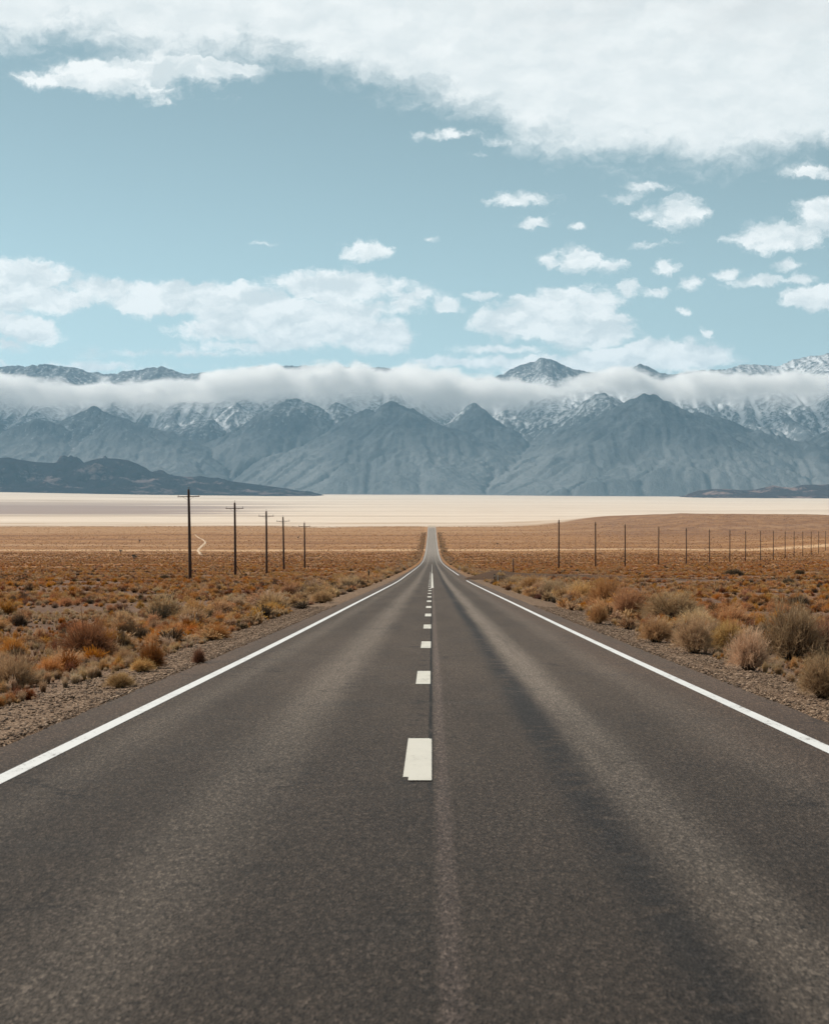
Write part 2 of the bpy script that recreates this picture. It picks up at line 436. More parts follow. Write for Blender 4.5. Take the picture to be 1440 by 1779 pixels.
def mat_asphalt():
    m, k, b, out = material('worn asphalt')
    co = k.new('ShaderNodeTexCoord').outputs['Object']
    x, y, z = k.sep(co)
    flow = k.v('MULTIPLY', co, (1.0, 0.03, 0.0))
    nf = k.noise(flow, 2.2, 5, 0.6)
    nl = k.noise(k.v('MULTIPLY', co, (1.0, 0.12, 0)), 0.7, 5, 0.6)
    cg = k.v('MULTIPLY', co, (1.0, .24, 1.0))
    grain = k.noise(cg, 105.0, 3, 0.7)
    grain2 = k.noise(cg, 38.0, 3, 0.65)
    vo = k.new('ShaderNodeTexVoronoi'); k.put(vo.inputs['Vector'], cg); vo.inputs['Scale'].default_value = 88.0
    stone = k.sep(vo.outputs['Color'])[0]
    xw = k.m('ADD', x, k.m('MULTIPLY', k.m('SUBTRACT', nf, .5), 0.30))
    def band(c, w, soft, src=xw):
        return k.ss(k.m('ABSOLUTE', k.m('SUBTRACT', src, c)), w + soft, max(w - soft, 0.0))
    base = (0.064, 0.048, 0.036)
    c = k.mix(k.ss(nl, .3, .7), base, (0.085, 0.064, 0.048))
    # polished pale wheel tracks
    tr = k.m('MULTIPLY', band(1.58, .22, .26), .85)
    tr = k.m('MAXIMUM', tr, k.m('MULTIPLY', band(-1.50, .25, .38), .62))
    tr = k.m('MAXIMUM', tr, k.m('MULTIPLY', band(-2.95, .10, .28), .28))
    tr = k.m('MAXIMUM', tr, k.m('MULTIPLY', band(2.95, .12, .35), .30))
    tr = k.m('MULTIPLY', tr, k.ss(k.noise(flow, 5.0, 4, .6), .2, .6, .55, 1.0))
    c = k.mix(tr, c, (0.205, 0.169, 0.136))
    # seam between the two lanes
    sm = k.m('MULTIPLY', band(0.085, .05, .035, k.m('ADD', x, k.m('MULTIPLY', k.m('SUBTRACT', nf, .5), .06))), k.ss(y, 20.0, 14.0, .45, .75))
    c = k.mix(sm, c, (0.17, 0.128, 0.108))
    crk = k.m('MULTIPLY', band(-.012, .020, .012, k.m('ADD', x, k.m('MULTIPLY', k.m('SUBTRACT', k.noise(co, 2.5, 4, .7), .5), .035))), k.ss(k.noise(k.v('MULTIPLY', co, (0, .8, 0)), 1.0, 4, .6), .32, .5, .45, 1.0))
    crk = k.m('MULTIPLY', crk, k.ss(y, 12.0, 17.0, .25, 1.0))
    c = k.mix(crk, c, (0.012, 0.010, 0.009))
    # oil-dark scuffs: broken patches along one line, and under the dashes
    pn = k.noise(k.v('MULTIPLY', co, (2.4, 2.2, 0)), 1.0, 6, .65)
    pn2 = k.noise(k.v('MULTIPLY', co, (.3, .12, 0)), 1.0, 3, .5)
    dk = k.m('MULTIPLY', band(1.15, .10, .20), k.ss(k.m('ADD', k.m('MULTIPLY', pn, .6), k.m('MULTIPLY', pn2, .4)), .41, .49))
    c = k.mix(k.m('MULTIPLY', dk, .9), c, (0.020, 0.019, 0.019))
    dk2 = k.m('MULTIPLY', band(-.14, .10, .16), k.ss(pn, .50, .66))
    c = k.mix(k.m('MULTIPLY', dk2, .7), c, (0.022, 0.020, 0.019))
    dk3 = k.m('MULTIPLY', band(-1.05, .10, .30), k.ss(k.m('ADD', k.m('MULTIPLY', pn, .6), k.m('MULTIPLY', pn2, .4)), .47, .64))
    c = k.mix(k.m('MULTIPLY', dk3, .55), c, (0.024, 0.022, 0.021))
    # reddish dust near the edges
    ed = k.m('MAXIMUM', k.ss(x, 2.3, 3.9), k.ss(x, -3.2, -4.1))
    c = k.mix(k.m('MULTIPLY', ed, k.ss(nf, .3, .7, .35, .75)), c, (0.125, 0.082, 0.058))
    # blotches
    c = k.mix(k.m('MULTIPLY', k.ss(k.noise(co, .55, 6, .7), .50, .72), .35), c, (0.060, 0.055, 0.050))
    # transverse cracks
    cr = k.noise(k.v('MULTIPLY', co, (.35, 1, 0)), .45, 5, .6)
    crl = k.m('MULTIPLY', k.ss(k.m('ABSOLUTE', k.m('SUBTRACT', cr, .5)), .0022, .0006), k.ss(pn2, .45, .6))
    c = k.mix(k.m('MULTIPLY', crl, .6), c, (0.03, 0.027, 0.025))
    c = k.mix(k.ss(k.m('ADD', y, k.m('MULTIPLY', k.m('SUBTRACT', nl, .5), 16.0)), 36.0, 6.0, 0.0, .66), c, (0.021, 0.017, 0.0145))  # lens falloff painted into the asphalt: colour darkens toward the camera
    vc = k.new('ShaderNodeTexVoronoi', feature='DISTANCE_TO_EDGE'); vc.inputs['Scale'].default_value = .42
    k.put(vc.inputs['Vector'], k.v('ADD', co, k.v('MULTIPLY', k.v('SUBTRACT', k.noise(co, 1.3, 6, .75, out=1), (.5, .5, .5)), (1.5, 1.5, 0))))
    vk = k.m('MULTIPLY', k.ss(vc.outputs['Distance'], .014, .003), k.ss(k.noise(k.v('MULTIPLY', co, (.5, .25, 0)), 1.0, 3, .6), .50, .62))
    c = k.mix(k.m('MULTIPLY', vk, .8), c, (0.014, 0.012, 0.011))
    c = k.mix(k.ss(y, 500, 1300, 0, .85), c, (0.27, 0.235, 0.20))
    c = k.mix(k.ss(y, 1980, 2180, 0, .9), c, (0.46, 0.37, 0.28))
    # aggregate
    gr = k.m('ADD', k.m('MULTIPLY', k.ss(grain, .30, .70), .95), k.m('MULTIPLY', k.ss(grain2, .32, .68), .55))
    gr = k.m('ADD', gr, k.m('MULTIPLY', k.ss(stone, .70, 1.0), 1.1))
    gr = k.m('ADD', gr, .06)
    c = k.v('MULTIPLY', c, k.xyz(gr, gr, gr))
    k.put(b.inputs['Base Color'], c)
    b.inputs['Roughness'].default_value = 0.7
    b.inputs['Specular IOR Level'].default_value = 0.10
    bump(k, b, k.m('ADD', grain, k.m('MULTIPLY', vo.outputs['Distance'], .8)), 0.55, 0.008)
    return m

def mat_paint(name, col, wear):
    m, k, b, out = material(name)
    co = k.new('ShaderNodeTexCoord').outputs['Object']
    g = k.noise(co, 60, 4, .7)
    g2 = k.noise(k.v('MULTIPLY', co, (1, .3, 1)), 3.5, 5, .65)
    c = k.mix(k.m('MULTIPLY', k.ss(g2, .4, .75), wear), col, tuple(v * .72 for v in col))
    g3 = k.noise(co, 14.0, 6, .75)
    c = k.mix(k.m('MULTIPLY', k.ss(g, .60, .74), wear), c, (0.22, .19, .17))
    c = k.mix(k.ss(k.m('MULTIPLY', g3, k.m('ADD', .62, g2)), .66, .76, 0, .85), c, (0.12, .10, .085))
    k.put(b.inputs['Base Color'], c)
    b.inputs['Roughness'].default_value = 0.6
    bump(k, b, g, .3, .004)
    return m

def mat_rock(name, dark, light, scale, haze_streak=0.5):
    m, k, b, out = material(name)
    co = k.new('ShaderNodeTexCoord').outputs['Object']
    n1 = k.noise(k.v('MULTIPLY', co, (1, 1, 2.2)), scale, 7, .62)
    n2 = k.noise(co, scale * 9, 5, .6)
    c = k.mix(k.ss(k.m('ADD', k.m('MULTIPLY', n1, .75), k.m('MULTIPLY', n2, .25)), .52, .62), dark, light)
    c = k.mix(k.ss(n2, .45, .7, 0, .35), c, tuple(v * .6 for v in dark))
    k.put(b.inputs['Base Color'], c)
    b.inputs['Roughness'].default_value = 1.0
    b.inputs['Specular IOR Level'].default_value = 0.0
    bump(k, b, n2, .8, 12.0)
    return m

def mat_mountain():
    m, k, b, out = material('mountain rock and snow')
    co = k.new('ShaderNodeTexCoord').outputs['Object']
    x, y, z = k.sep(co)
    at_ = k.new('ShaderNodeAttribute', attribute_name='snow').outputs['Fac']
    fan = k.new('ShaderNodeAttribute', attribute_name='fan').outputs['Fac']
    gul = k.new('ShaderNodeAttribute', attribute_name='gully').outputs['Fac']
    n1 = k.noise(co, .0035, 7, .65)
    n2 = k.noise(k.v('MULTIPLY', co, (2.2, 1, .7)), .012, 6, .7)
    n3 = k.noise(k.v('MULTIPLY', co, (1.7, 1, .4)), .032, 4, .7)
    rock = k.mix(k.ss(n1, .38, .62), (0.085, 0.100, 0.115), (0.175, 0.190, 0.205))
    rock = k.mix(k.m('MULTIPLY', k.ss(n2, .35, .65), .6), rock, (0.045, 0.050, 0.048))
    rock = k.mix(k.m('MULTIPLY', fan, k.ss(n2, .25, .6, .45, 1.0)), rock, (0.33, 0.335, 0.335))
    s = k.m('ADD', at_, k.m('ADD', k.m('MULTIPLY', k.m('SUBTRACT', n2, .5), 1.2), k.m('MULTIPLY', k.m('SUBTRACT', n3, .5), 1.7)))
    s = k.m('ADD', s, k.m('MULTIPLY', k.m('SUBTRACT', gul, .5), .35))
    sm = k.m('MULTIPLY', k.ss(s, .36, 1.15), .72)
    c = k.mix(sm, rock, (0.80, 0.83, 0.86))
    k.put(b.inputs['Base Color'], c)
    b.inputs['Roughness'].default_value = 1.0
    b.inputs['Specular IOR Level'].default_value = 0.0
    bump(k, b, k.m('ADD', n3, k.m('MULTIPLY', n2, 2)), .5, 25.0)
    return m

M_ground = mat_ground()
M_asph = mat_asphalt()
M_white = mat_paint('white road paint', (0.66, 0.67, 0.66), .35)
M_cream = mat_paint('cream road paint', (0.58, 0.56, 0.49), .55)
M_lava = mat_rock('dark lava hill', (0.012, 0.008, 0.009), (0.16, 0.12, 0.115), .0045)
M_red = mat_rock('red-brown hill', (0.035, 0.020, 0.020), (0.27, 0.175, 0.145), .006)
M_mtn = mat_mountain()

# ------------------------------------------------------------------ the desert floor
def row_positions():
    r = list(np.arange(-300, 0, 25.0)) + list(np.arange(0, 12, 1.0)) + list(np.arange(12, 60, .35))
    d = 60.0
    while d < 27000:
        r.append(d); d *= 1.0115
    return np.array(r + [27000.0])
ROWS = row_positions()
def col_positions():
    c = [0.0, 1.5, 3.0, 3.8]
    p = list(np.arange(4.0, 12.01, .25))
    s, x = .27, 12.0
    while x < 9000:
        x += s; s *= 1.042; p.append(min(x, 9000))
    c = c + p
    return np.array([-v for v in c[:0:-1]] + c)
COLS = col_positions()
GX, GY = np.meshgrid(COLS, ROWS)
# widen the fine columns with distance so that rows far out stay even
spread = 1.0
ground = link('ground', grid_mesh('ground', GX, GY, gz(GX, GY)), M_ground, kind='structure',
              label='rust brown desert plain running out to a pale dry playa', category='ground')

# ------------------------------------------------------------------ the road and its markings
RROWS = ROWS[(ROWS >= -100) & (ROWS <= 2600)]
def strip(name, x0, x1, d0, d1, lift, mat, skirt=0.0, jag=None, nx=2, cs=None, **props):
    ys = RROWS[(RROWS > d0) & (RROWS < d1)]
    ys = np.concatenate(([d0], ys, [d1]))
    xs = np.array(cs) if cs is not None else np.linspace(x0, x1, nx)
    X, Y = np.meshgrid(xs, ys)
    Z = zroad(Y) + lift
    if jag: X = X + jag(X, Y)
    if skirt:
        X = np.concatenate([X[:, :1] - .03, X, X[:, -1:] + .03], 1); Y = np.concatenate([Y[:, :1], Y, Y[:, -1:]], 1)
        Z = np.concatenate([Z[:, :1] - skirt, Z, Z[:, -1:] - skirt], 1)
    return link(name, grid_mesh(name, X, Y, Z, smooth=False), mat, **props)

def ragged(X, Y):
    e = np.where(np.abs(X) > 3.9, 1.0, 0.0)
    return e * (0.05 * fbm(X * 0 + 3, Y / .7, 3) + .05 * fbm(X * 0 + 8, Y / 5.0, 2)) * np.sign(X)
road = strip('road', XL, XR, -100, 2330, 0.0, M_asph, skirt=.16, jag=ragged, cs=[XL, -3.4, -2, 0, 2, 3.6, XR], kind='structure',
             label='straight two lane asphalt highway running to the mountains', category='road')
def edge_line(x0, x1, d0, d1):
    return strip('edge_line', x0, x1, d0, d1, .005, M_white, kind='structure', label='white edge line painted on the asphalt', category='road marking')
edge_line(-3.57, -3.41, -60, 2080)
edge_line(3.66, 3.82, -60, 209)
edge_line(3.66, 3.82, 270, 2080)
# centre dashes (worn pale paint), one object each
for i in range(-2, 11):
    c = 17.7 + 12.75 * i
    if i < 0: continue
    L = 1.8
    xs = (-.235, -.02)
    strip('centre_dash', xs[0], xs[1], c - L, c + L, .005, M_cream, kind='structure',
          label='cream painted centre dash', category='road marking')
    if i == 0:   # the repainted dash lies a little askew on the older one
        strip('centre_dash', -.19, .0, c - L - .28, c + L - .1, .009, M_cream, kind='structure', label='cream repainted centre dash, lying askew on the old one', category='road marking')
strip('centre_line', -.01, .05, 301, 620, .005, M_cream, kind='structure', label='thin far end of the no passing line', category='road marking')
strip('centre_line', -.06, .14, 147, 300, .005, M_cream, kind='structure', label='solid cream no passing line', category='road marking')
for i in range(11, 25):
    c = 17.7 + 12.75 * i
    strip('centre_dash', -.28, -.14, c - 1.8, c + 1.8, .005, M_cream, kind='structure', label='cream painted centre dash', category='road marking')

# a side road leaves on the right at the gap of the edge line
def ribbon(name, pts, w, mat, lift=.05, n=80, **props):
    pts = np.array(pts, float)
    t = np.concatenate(([0], np.cumsum(np.hypot(*np.diff(pts, axis=0).T))))
    s = np.linspace(0, t[-1], n)
    px_, py_ = pchip(t, pts[:, 0])(s), pchip(t, pts[:, 1])(s)
    tx, ty = np.gradient(px_), np.gradient(py_)
    l = np.hypot(tx, ty); nx_, ny_ = ty / l, -tx / l
    ww = np.interp(s / t[-1], np.linspace(0, 1, len(w)), w)
    cols = np.linspace(-.5, .5, 7)
    X = px_[:, None] + nx_[:, None] * ww[:, None] * cols; Y = py_[:, None] + ny_[:, None] * ww[:, None] * cols
    crown = lift * (1 - (2 * cols) ** 6)[None, :]
    Z = np.maximum(gz(X, Y), gz(px_, py_)[:, None] - .2) + crown - .01
    return link(name, grid_mesh(name, X, Y, Z), mat, **props)
m_dark, kd, bd, _ = material('dark chip seal')
cod = kd.new('ShaderNodeTexCoord').outputs['Object']
kd.put(bd.inputs['Base Color'], kd.mix(kd.noise(cod, 3, 5, .6), (0.070, .045, .034), (0.13, .088, .062)))
bd.inputs['Roughness'].default_value = .95; bd.inputs['Specular IOR Level'].default_value = 0.0
side = ribbon('side_road', [(3.6, 240), (9, 239), (16, 234), (27, 222), (42, 205), (70, 186)], [58, 18, 5, 4.5, 9, 12], m_dark, .08,
              kind='structure', label='dark side road leaving the highway on the right', category='road')
m_dust, ku, bu, _ = material('pale track dust')
ku.put(bu.inputs['Base Color'], ku.mix(ku.noise(ku.new('ShaderNodeTexCoord').outputs['Object'], .3, 4, .6), (0.48, .34, .22), (0.60, .46, .32)))
bu.inputs['Roughness'].default_value = 1
tp = [(352, 966), (346, 960), (344, 956), (350, 949), (356, 943), (352, 938), (344, 934), (338, 929)]
tpts = [at(*p, lo=400, hi=2300) for p in tp]
ribbon('dirt_track', tpts, [1.0, 1.8, 1.7, 2.0, 1.6, 1.2, .8], m_dust, .2, n=120, kind='structure', label='pale winding dirt track on the left plain', category='path')

# ------------------------------------------------------------------ far hills and mountains
def hills(name, table, d0, width, mat, rough, seed, label):
    pxs = np.array([p[0] for p in table], float); pys = np.array([p[1] for p in table], float)
    xw = (np.linspace(pxs[0], pxs[-1], 420) - VX) / F * d0
    yv = np.linspace(d0 - width, d0 + width, 150)
    X, Y = np.meshgrid(xw, yv)
    px = VX + F * X / d0
    top = (HY - np.interp(px, pxs, pys)) / F * d0
    g = gz(X, Y)
    h = np.maximum(top - g, 0)
    t = (Y - d0) / width
    prof = np.where(t < 0, np.clip(1 + t, 0, 1) ** 1.15, np.clip(1 - t, 0, 1))
    n = ridged(X / 520.0, Y / 420.0, 6, .55, seed)
    n2 = fbm(X / 170.0, Y / 170.0, 4, .5, seed)
    Z = g - 6 + (h + 6) * prof * (1 + (1.0 * rough * (n - .62) + rough * .35 * n2) * (1 - np.exp(-((Y - d0) / (width * .16)) ** 2)) * 1.3)
    fadeL = sstep(px, pxs[0], pxs[0] + 8) * (1 - sstep(px, pxs[-1] - 8, pxs[-1]))
    Z = g - 6 + (Z - g + 6) * fadeL
    return link(name, grid_mesh(name, X, Y, Z, smooth=True), mat, kind='structure', label=label, category='hill')
hills('hill', [(-560, 820), (-300, 800), (-120, 790), (0, 795), (14, 794), (32, 798), (60, 802), (90, 804), (115, 801), (140, 805), (158, 799), (172, 795.5), (200, 796), (222, 799), (240, 806), (262, 819), (285, 824), (320, 828), (345, 827.5),
              (372, 831), (410, 837), (450, 842), (480, 846), (510, 851), (525, 853.5), (534, 852.5), (546, 856), (560, 859)], 13800, 900, M_lava, 1.1, 3.3, 'dark lava hills on the far left edge of the playa')
hills('hill', [(1190, 860), (1212, 853), (1235, 849.5), (1262, 849.5), (1290, 851.5), (1312, 850), (1330, 846), (1342, 843), (1358, 846), (1375, 847), (1392, 842.5), (1408, 841.5), (1425, 842), (1440, 841), (1500, 836),
              (1700, 820), (1900, 858)], 14300, 700, M_red, .9, 8.1, 'low red brown hills on the far right edge of the playa')

def mountains():
    cell = 42.0
    x = np.arange(-6900, 6901, cell); y = np.arange(15300, 24600, cell)
    X, Y = np.meshgrid(x, y)
    base = gz(X, Y) - 8 + 14 * sstep(Y, 15800, 16100)
    def hpx(py, d): return (HY - py) / F * d
    wx = X + 260 * fbm(X / 900, Y / 900, 4, .5, 1.0); wy = Y + 260 * fbm(X / 900, Y / 900, 4, .5, 6.0)
    # peaks: photo column, row, distance, flank slope
    peaks = [(690, 694, 17700, .56), (640, 708, 17900, .60), (1125, 684, 17600, .50), (1210, 716, 17650, .42), (1330, 748, 17500, .36), (1440, 770, 17500, .36), (510, 692, 18500, .62), (565, 700, 18600, .62), (455, 716, 18500, .6),
             (825, 700, 18900, .60), (900, 712, 19200, .5), (1060, 682, 18700, .52), (975, 720, 18900, .55), (160, 706, 18200, .48), (230, 722, 17900, .46), (80, 726, 17700, .50), (330, 722, 18900, .6), (395, 700, 19200, .7),
             (-40, 716, 17900, .5), (-250, 700, 18200, .5), (-520, 690, 18200, .5), (1560, 700, 18000, .5), (1760, 690, 18200, .5), (1960, 690, 18200, .5), (290, 776, 17300, .5), (600, 762, 17250, .5), (1000, 770, 17500, .5), (770, 752, 17500, .5)]
    Z = np.full_like(X, -1e9)
    for px, py, d, s in peaks:
        cx = (px - VX) / F * d
        r = np.hypot(wx - cx, (wy - d) * .92)
        r = np.sqrt(r * r + 18 ** 2) - 18
        h = hpx(py, d)
        zc = h - s * r * (1 - .10 * np.clip(r / 1500, 0, 1.5))
        Z = np.maximum(Z, zc)
    # high back wall
    cr = [(-900, 630), (-300, 640), (-60, 646), (0, 643), (90, 640), (130, 643), (160, 652), (190, 656), (230, 648), (280, 643), (320, 655), (400, 652), (450, 642), (520, 643), (600, 646), (680, 645), (745, 650), (800, 668), (860, 662),
          (900, 642), (945, 626), (1000, 648), (1060, 658), (1110, 639), (1150, 657), (1250, 648), (1300, 637), (1350, 643), (1380, 629), (1440, 621), (1600, 615), (2400, 630)]
    px = VX + F * X / 22000.0
    ch = hpx(np.interp(px, [c[0] for c in cr], [c[1] for c in cr]), 22000.0)
    dist = np.abs(wy * .6 + Y * .4 - 22000)
    wall = ch + 40 - .27 * dist - 260 * sstep(dist, 300, 2200) * (.75 - ridged(wx / 620, Y / 3200, 3, .5, 2.0)) - 380 * sstep(dist, 3300, 5200)
    Z = np.maximum(Z, wall)
    apron = (Y - 16100) * .10 + base + 8
    Z = np.maximum(Z, np.minimum(apron, base + 190))
    Z = np.minimum(Z, base + np.maximum(Y - 15500 - 260 * fbm(X / 700, Y / 5000, 3, .5, 7.0), 0) * .5)
    Z = np.maximum(Z, base)
    Z = Z + (12 * fbm(X / 150, Y / 150, 3)) * sstep(Z - base, 20, 150)
    ny, nx = Z.shape
    sh = [(-1, -1), (-1, 0), (-1, 1), (0, -1), (0, 1), (1, -1), (1, 0), (1, 1)]
    ids = np.arange(ny * nx).reshape(ny, nx)
    Z0 = Z.copy()
    A = None
    for it in range(13):
        best = np.zeros((ny, nx)); rec = ids.copy()
        for dy_, dx_ in sh:
            nb = np.roll(np.roll(Z, -dy_, 0), -dx_, 1); ni = np.roll(np.roll(ids, -dy_, 0), -dx_, 1)
            sl = (Z - nb) / (cell * math.hypot(dy_, dx_))
            mk = sl > best
            best[mk] = sl[mk]; rec[mk] = ni[mk]
        for s_ in (np.s_[0, :], np.s_[-1, :], np.s_[:, 0], np.s_[:, -1]): rec[s_] = ids[s_]
        zf = Z.ravel(); order = np.argsort(zf); rl = rec.ravel()
        a = [cell * cell] * (ny * nx); rli = rl.tolist()
        for i in order[::-1].tolist():
            r = rli[i]
            if r != i: a[r] += a[i]
        A = np.array(a)
        Fk = (.0125 * np.sqrt(np.minimum(A, 3e6)) / cell).tolist()
        zl = zf.tolist()
        for i in order.tolist():
            r = rli[i]
            if r != i:
                zr = zl[r]
                if zl[i] > zr: zl[i] = (zl[i] + Fk[i] * zr) / (1 + Fk[i])
        Z = np.maximum(np.array(zl).reshape(ny, nx), base)
        # rock slides off slopes that are too steep
        for _ in range(2):
            for dy_, dx_ in sh[:4]:
                nb = np.roll(np.roll(Z, -dy_, 0), -dx_, 1)
                ex = np.abs(Z - nb) - 1.05 * cell * math.hypot(dy_, dx_)
                mv = np.where(ex > 0, ex * .25 * np.sign(Z - nb), 0)
                mv[0, :] = mv[-1, :] = 0; mv[:, 0] = mv[:, -1] = 0
                Z = Z - mv + np.roll(np.roll(mv, dy_, 0), dx_, 1)
    gul = np.clip((np.log10(A).reshape(ny, nx) - 3.3) / 2.0, 0, 1)
    # refine three times
    k3 = 3
    def up(a):
        fy = np.linspace(0, ny - 1, (ny - 1) * k3 + 1); fx = np.linspace(0, nx - 1, (nx - 1) * k3 + 1)
        def cub(a, f):
            i = np.clip(np.floor(f).astype(int), 0, a.shape[0] - 2); t = (f - i)[:, None]
            p0 = a[np.maximum(i - 1, 0)]; p1 = a[i]; p2 = a[i + 1]; p3 = a[np.minimum(i + 2, a.shape[0] - 1)]
            return .5 * (2 * p1 + (p2 - p0) * t + (2 * p0 - 5 * p1 + 4 * p2 - p3) * t ** 2 + (3 * p1 - p0 - 3 * p2 + p3) * t ** 3)
        return cub(cub(a, fy).T, fx).T
    Zu = up(Z); Xu = up(X); Yu = up(Y); Gu = np.clip(up(gul), 0, 1); Bu = up(base)
    hgt = Zu - Bu
    Zu = Zu + sstep(hgt, 60, 300) * (34 * (ridged(Xu / 230, Yu / 230, 5, .55, 4.0) - .6) + 40 * (ridged((Xu + 60 * fbm(Xu / 300, Yu / 300, 3)) / 115, Yu / 620, 4, .55, 9.0) - .6) + 7 * fbm(Xu / 45, Yu / 45, 3))
    def blur(a, r):
        for ax in (0, 1):
            c_ = np.cumsum(np.pad(a, [(r + 1, r) if i == ax else (0, 0) for i in (0, 1)], mode='edge'), axis=ax)
            n_ = a.shape[ax]
            a = (np.take(c_, np.arange(2 * r + 1, 2 * r + 1 + n_), ax) - np.take(c_, np.arange(n_), ax)) / (2 * r + 1)
        return a
    conc = np.clip((blur(Zu, 2) - Zu) / 4.0, -1, 1)
    pxu = VX + F * Xu / Yu
    pyu = HY - F * Zu / Yu
    sn = .20 + sstep(Zu, 300, 950) * .42 + .24 * conc * sstep(Zu, 250, 500) + .10 * fbm(Xu / 700, Yu / 500, 3)
    sn = sn - .45 * sstep(Yu, 20800, 21500) * sstep(4000 - Xu, 0, 1500)
    sn = sn + .35 * sstep(Yu, 17900, 18600) * sstep(Zu, 380, 620)
    # the two bare pyramids in front carry no snow
    for cpx_, d_, r_ in ((690, 17500, 1050), (1180, 17300, 1300), (1420, 17300, 1000), (830, 18500, 380)):
        cx = (cpx_ - VX) / F * d_
        sn = sn - 1.1 * (1 - sstep(np.hypot(Xu - cx, Yu - d_), r_ * .75, r_ * 1.15)) * (1 - sstep(Yu, d_ + 350, d_ + 800))
    fanm = (1 - sstep(Zu - Bu, 200, 640)) * (.45 + .5 * sstep(fbm(Xu / 600, Yu / 900, 4, .5, 3.0), -.25, .3))
    return link('mountains', grid_mesh('mountains', Xu, Yu, Zu, {'snow': sn, 'fan': fanm, 'gully': Gu}), M_mtn, kind='structure',
                label='blue grey mountain range with snowy upper slopes', category='mountain')
mountains()

# ------------------------------------------------------------------ the bank of cloud lying against the mountains
def box(name, x0, x1, y0, y1, z0, z1):
    v = [(a, b, c) for c in (z0, z1) for b in (y0, y1) for a in (x0, x1)]
    f = [(0, 2, 3, 1), (4, 5, 7, 6), (0, 1, 5, 4), (2, 6, 7, 3), (0, 4, 6, 2), (1, 3, 7, 5)]
    me = bpy.data.meshes.new(name); me.from_pydata(v, [], f); me.update()
    return me
def mat_cloud():
    m = bpy.data.materials.new('cloud'); m.use_nodes = True
    k = N(m.node_tree); k.n.clear()
    out = k.new('ShaderNodeOutputMaterial')
    co = k.new('ShaderNodeTexCoord').outputs['Object']
    x, y, z = k.sep(co)
    n1 = k.noise(k.v('MULTIPLY', co, (.00045, .0008, .0016)), 1.0, 2, .5)
    n2 = k.noise(k.v('MULTIPLY', co, (.0011, .0016, .0048)), 1.0, 5, .62)
    tb = [(-400, 662, 722), (0, 662, 724), (150, 668, 722), (300, 667, 716), (380, 656, 700), (450, 647, 690), (560, 644, 699), (680, 646, 692), (760, 655, 706), (900, 657, 713),
          (1000, 648, 706), (1080, 648, 687), (1200, 653, 694), (1350, 650, 699), (1900, 650, 700)]
    un = k.m('MULTIPLY_ADD', x, F / 20150.0 / 2300.0, (VX + 400) / 2300.0, clamp=True)
    def hz(py): return (HY - py) / F * 20150.0
    zt = k.m('MULTIPLY', k.curve(un, [((a + 400) / 2300.0, hz(b) / 1400.0) for a, b, c in tb]), 1400.0)
    zb = k.m('MULTIPLY', k.curve(un, [((a + 400) / 2300.0, hz(c) / 1400.0) for a, b, c in tb]), 1400.0)
    zc = k.m('MULTIPLY_ADD', k.m('ADD', zt, zb), .5, -45.0); half = k.m('MULTIPLY', k.m('SUBTRACT', zt, zb), .70)
    zc = k.m('ADD', zc, k.m('MULTIPLY', k.m('SUBTRACT', n1, .5), 90.0))
    n3 = k.noise(k.v('MULTIPLY', co, (.006, .006, .011)), 1.0, 4, .6)
    n4 = k.noise(k.v('MULTIPLY', co, (.0020, .0014, .001)), 1.0, 3, .55)
    zc = k.m('ADD', zc, k.m('MULTIPLY', k.m('SUBTRACT', n4, .5), 110.0))
    n5 = k.noise(k.v('MULTIPLY', co, (.0012, .0003, .0003)), 1.0, 3, .6)
    t = k.m('DIVIDE', k.m('SUBTRACT', z, zc), k.m('MULTIPLY', half, k.m('MULTIPLY_ADD', n5, 1.5, .25)))
    top = k.ss(t, -.3, .6)
    prof = k.m('SUBTRACT', 1.0, k.m('MULTIPLY', t, t))
    ty = k.m('DIVIDE', k.m('SUBTRACT', y, 20150.0), 620.0)
    prof = k.m('SUBTRACT', prof, k.m('MULTIPLY', k.m('POWER', k.m('ABSOLUTE', ty), 3.0), .9))
    d = k.m('ADD', prof, k.m('MULTIPLY', k.m('SUBTRACT', n2, .5), 3.6))
    d = k.m('ADD', d, k.m('MULTIPLY', k.m('SUBTRACT', n3, .5), 2.2))
    d = k.m('ADD', d, k.m('MULTIPLY', k.m('SUBTRACT', n5, .51), 2.8))
    dn = k.m('MULTIPLY', k.ss(d, .0, k.m('MULTIPLY_ADD', top, -.9, 2.1)), k.m('MULTIPLY_ADD', top, .011, .0038))
    vol = k.new('ShaderNodeVolumePrincipled')
    vol.inputs['Color'].default_value = (1, 1, 1, 1)
    vol.inputs['Anisotropy'].default_value = 0.0
    k.l.new(dn, vol.inputs['Density'])
    k.l.new(vol.outputs[0], out.inputs['Volume'])
    return m
bank = link('cloud_bank', box('cloud_bank', -6800, 6800, 19300, 21000, 600, 1380), mat_cloud(), kind='stuff',
            label='white bank of low cloud lying across the mountain slopes', category='cloud')

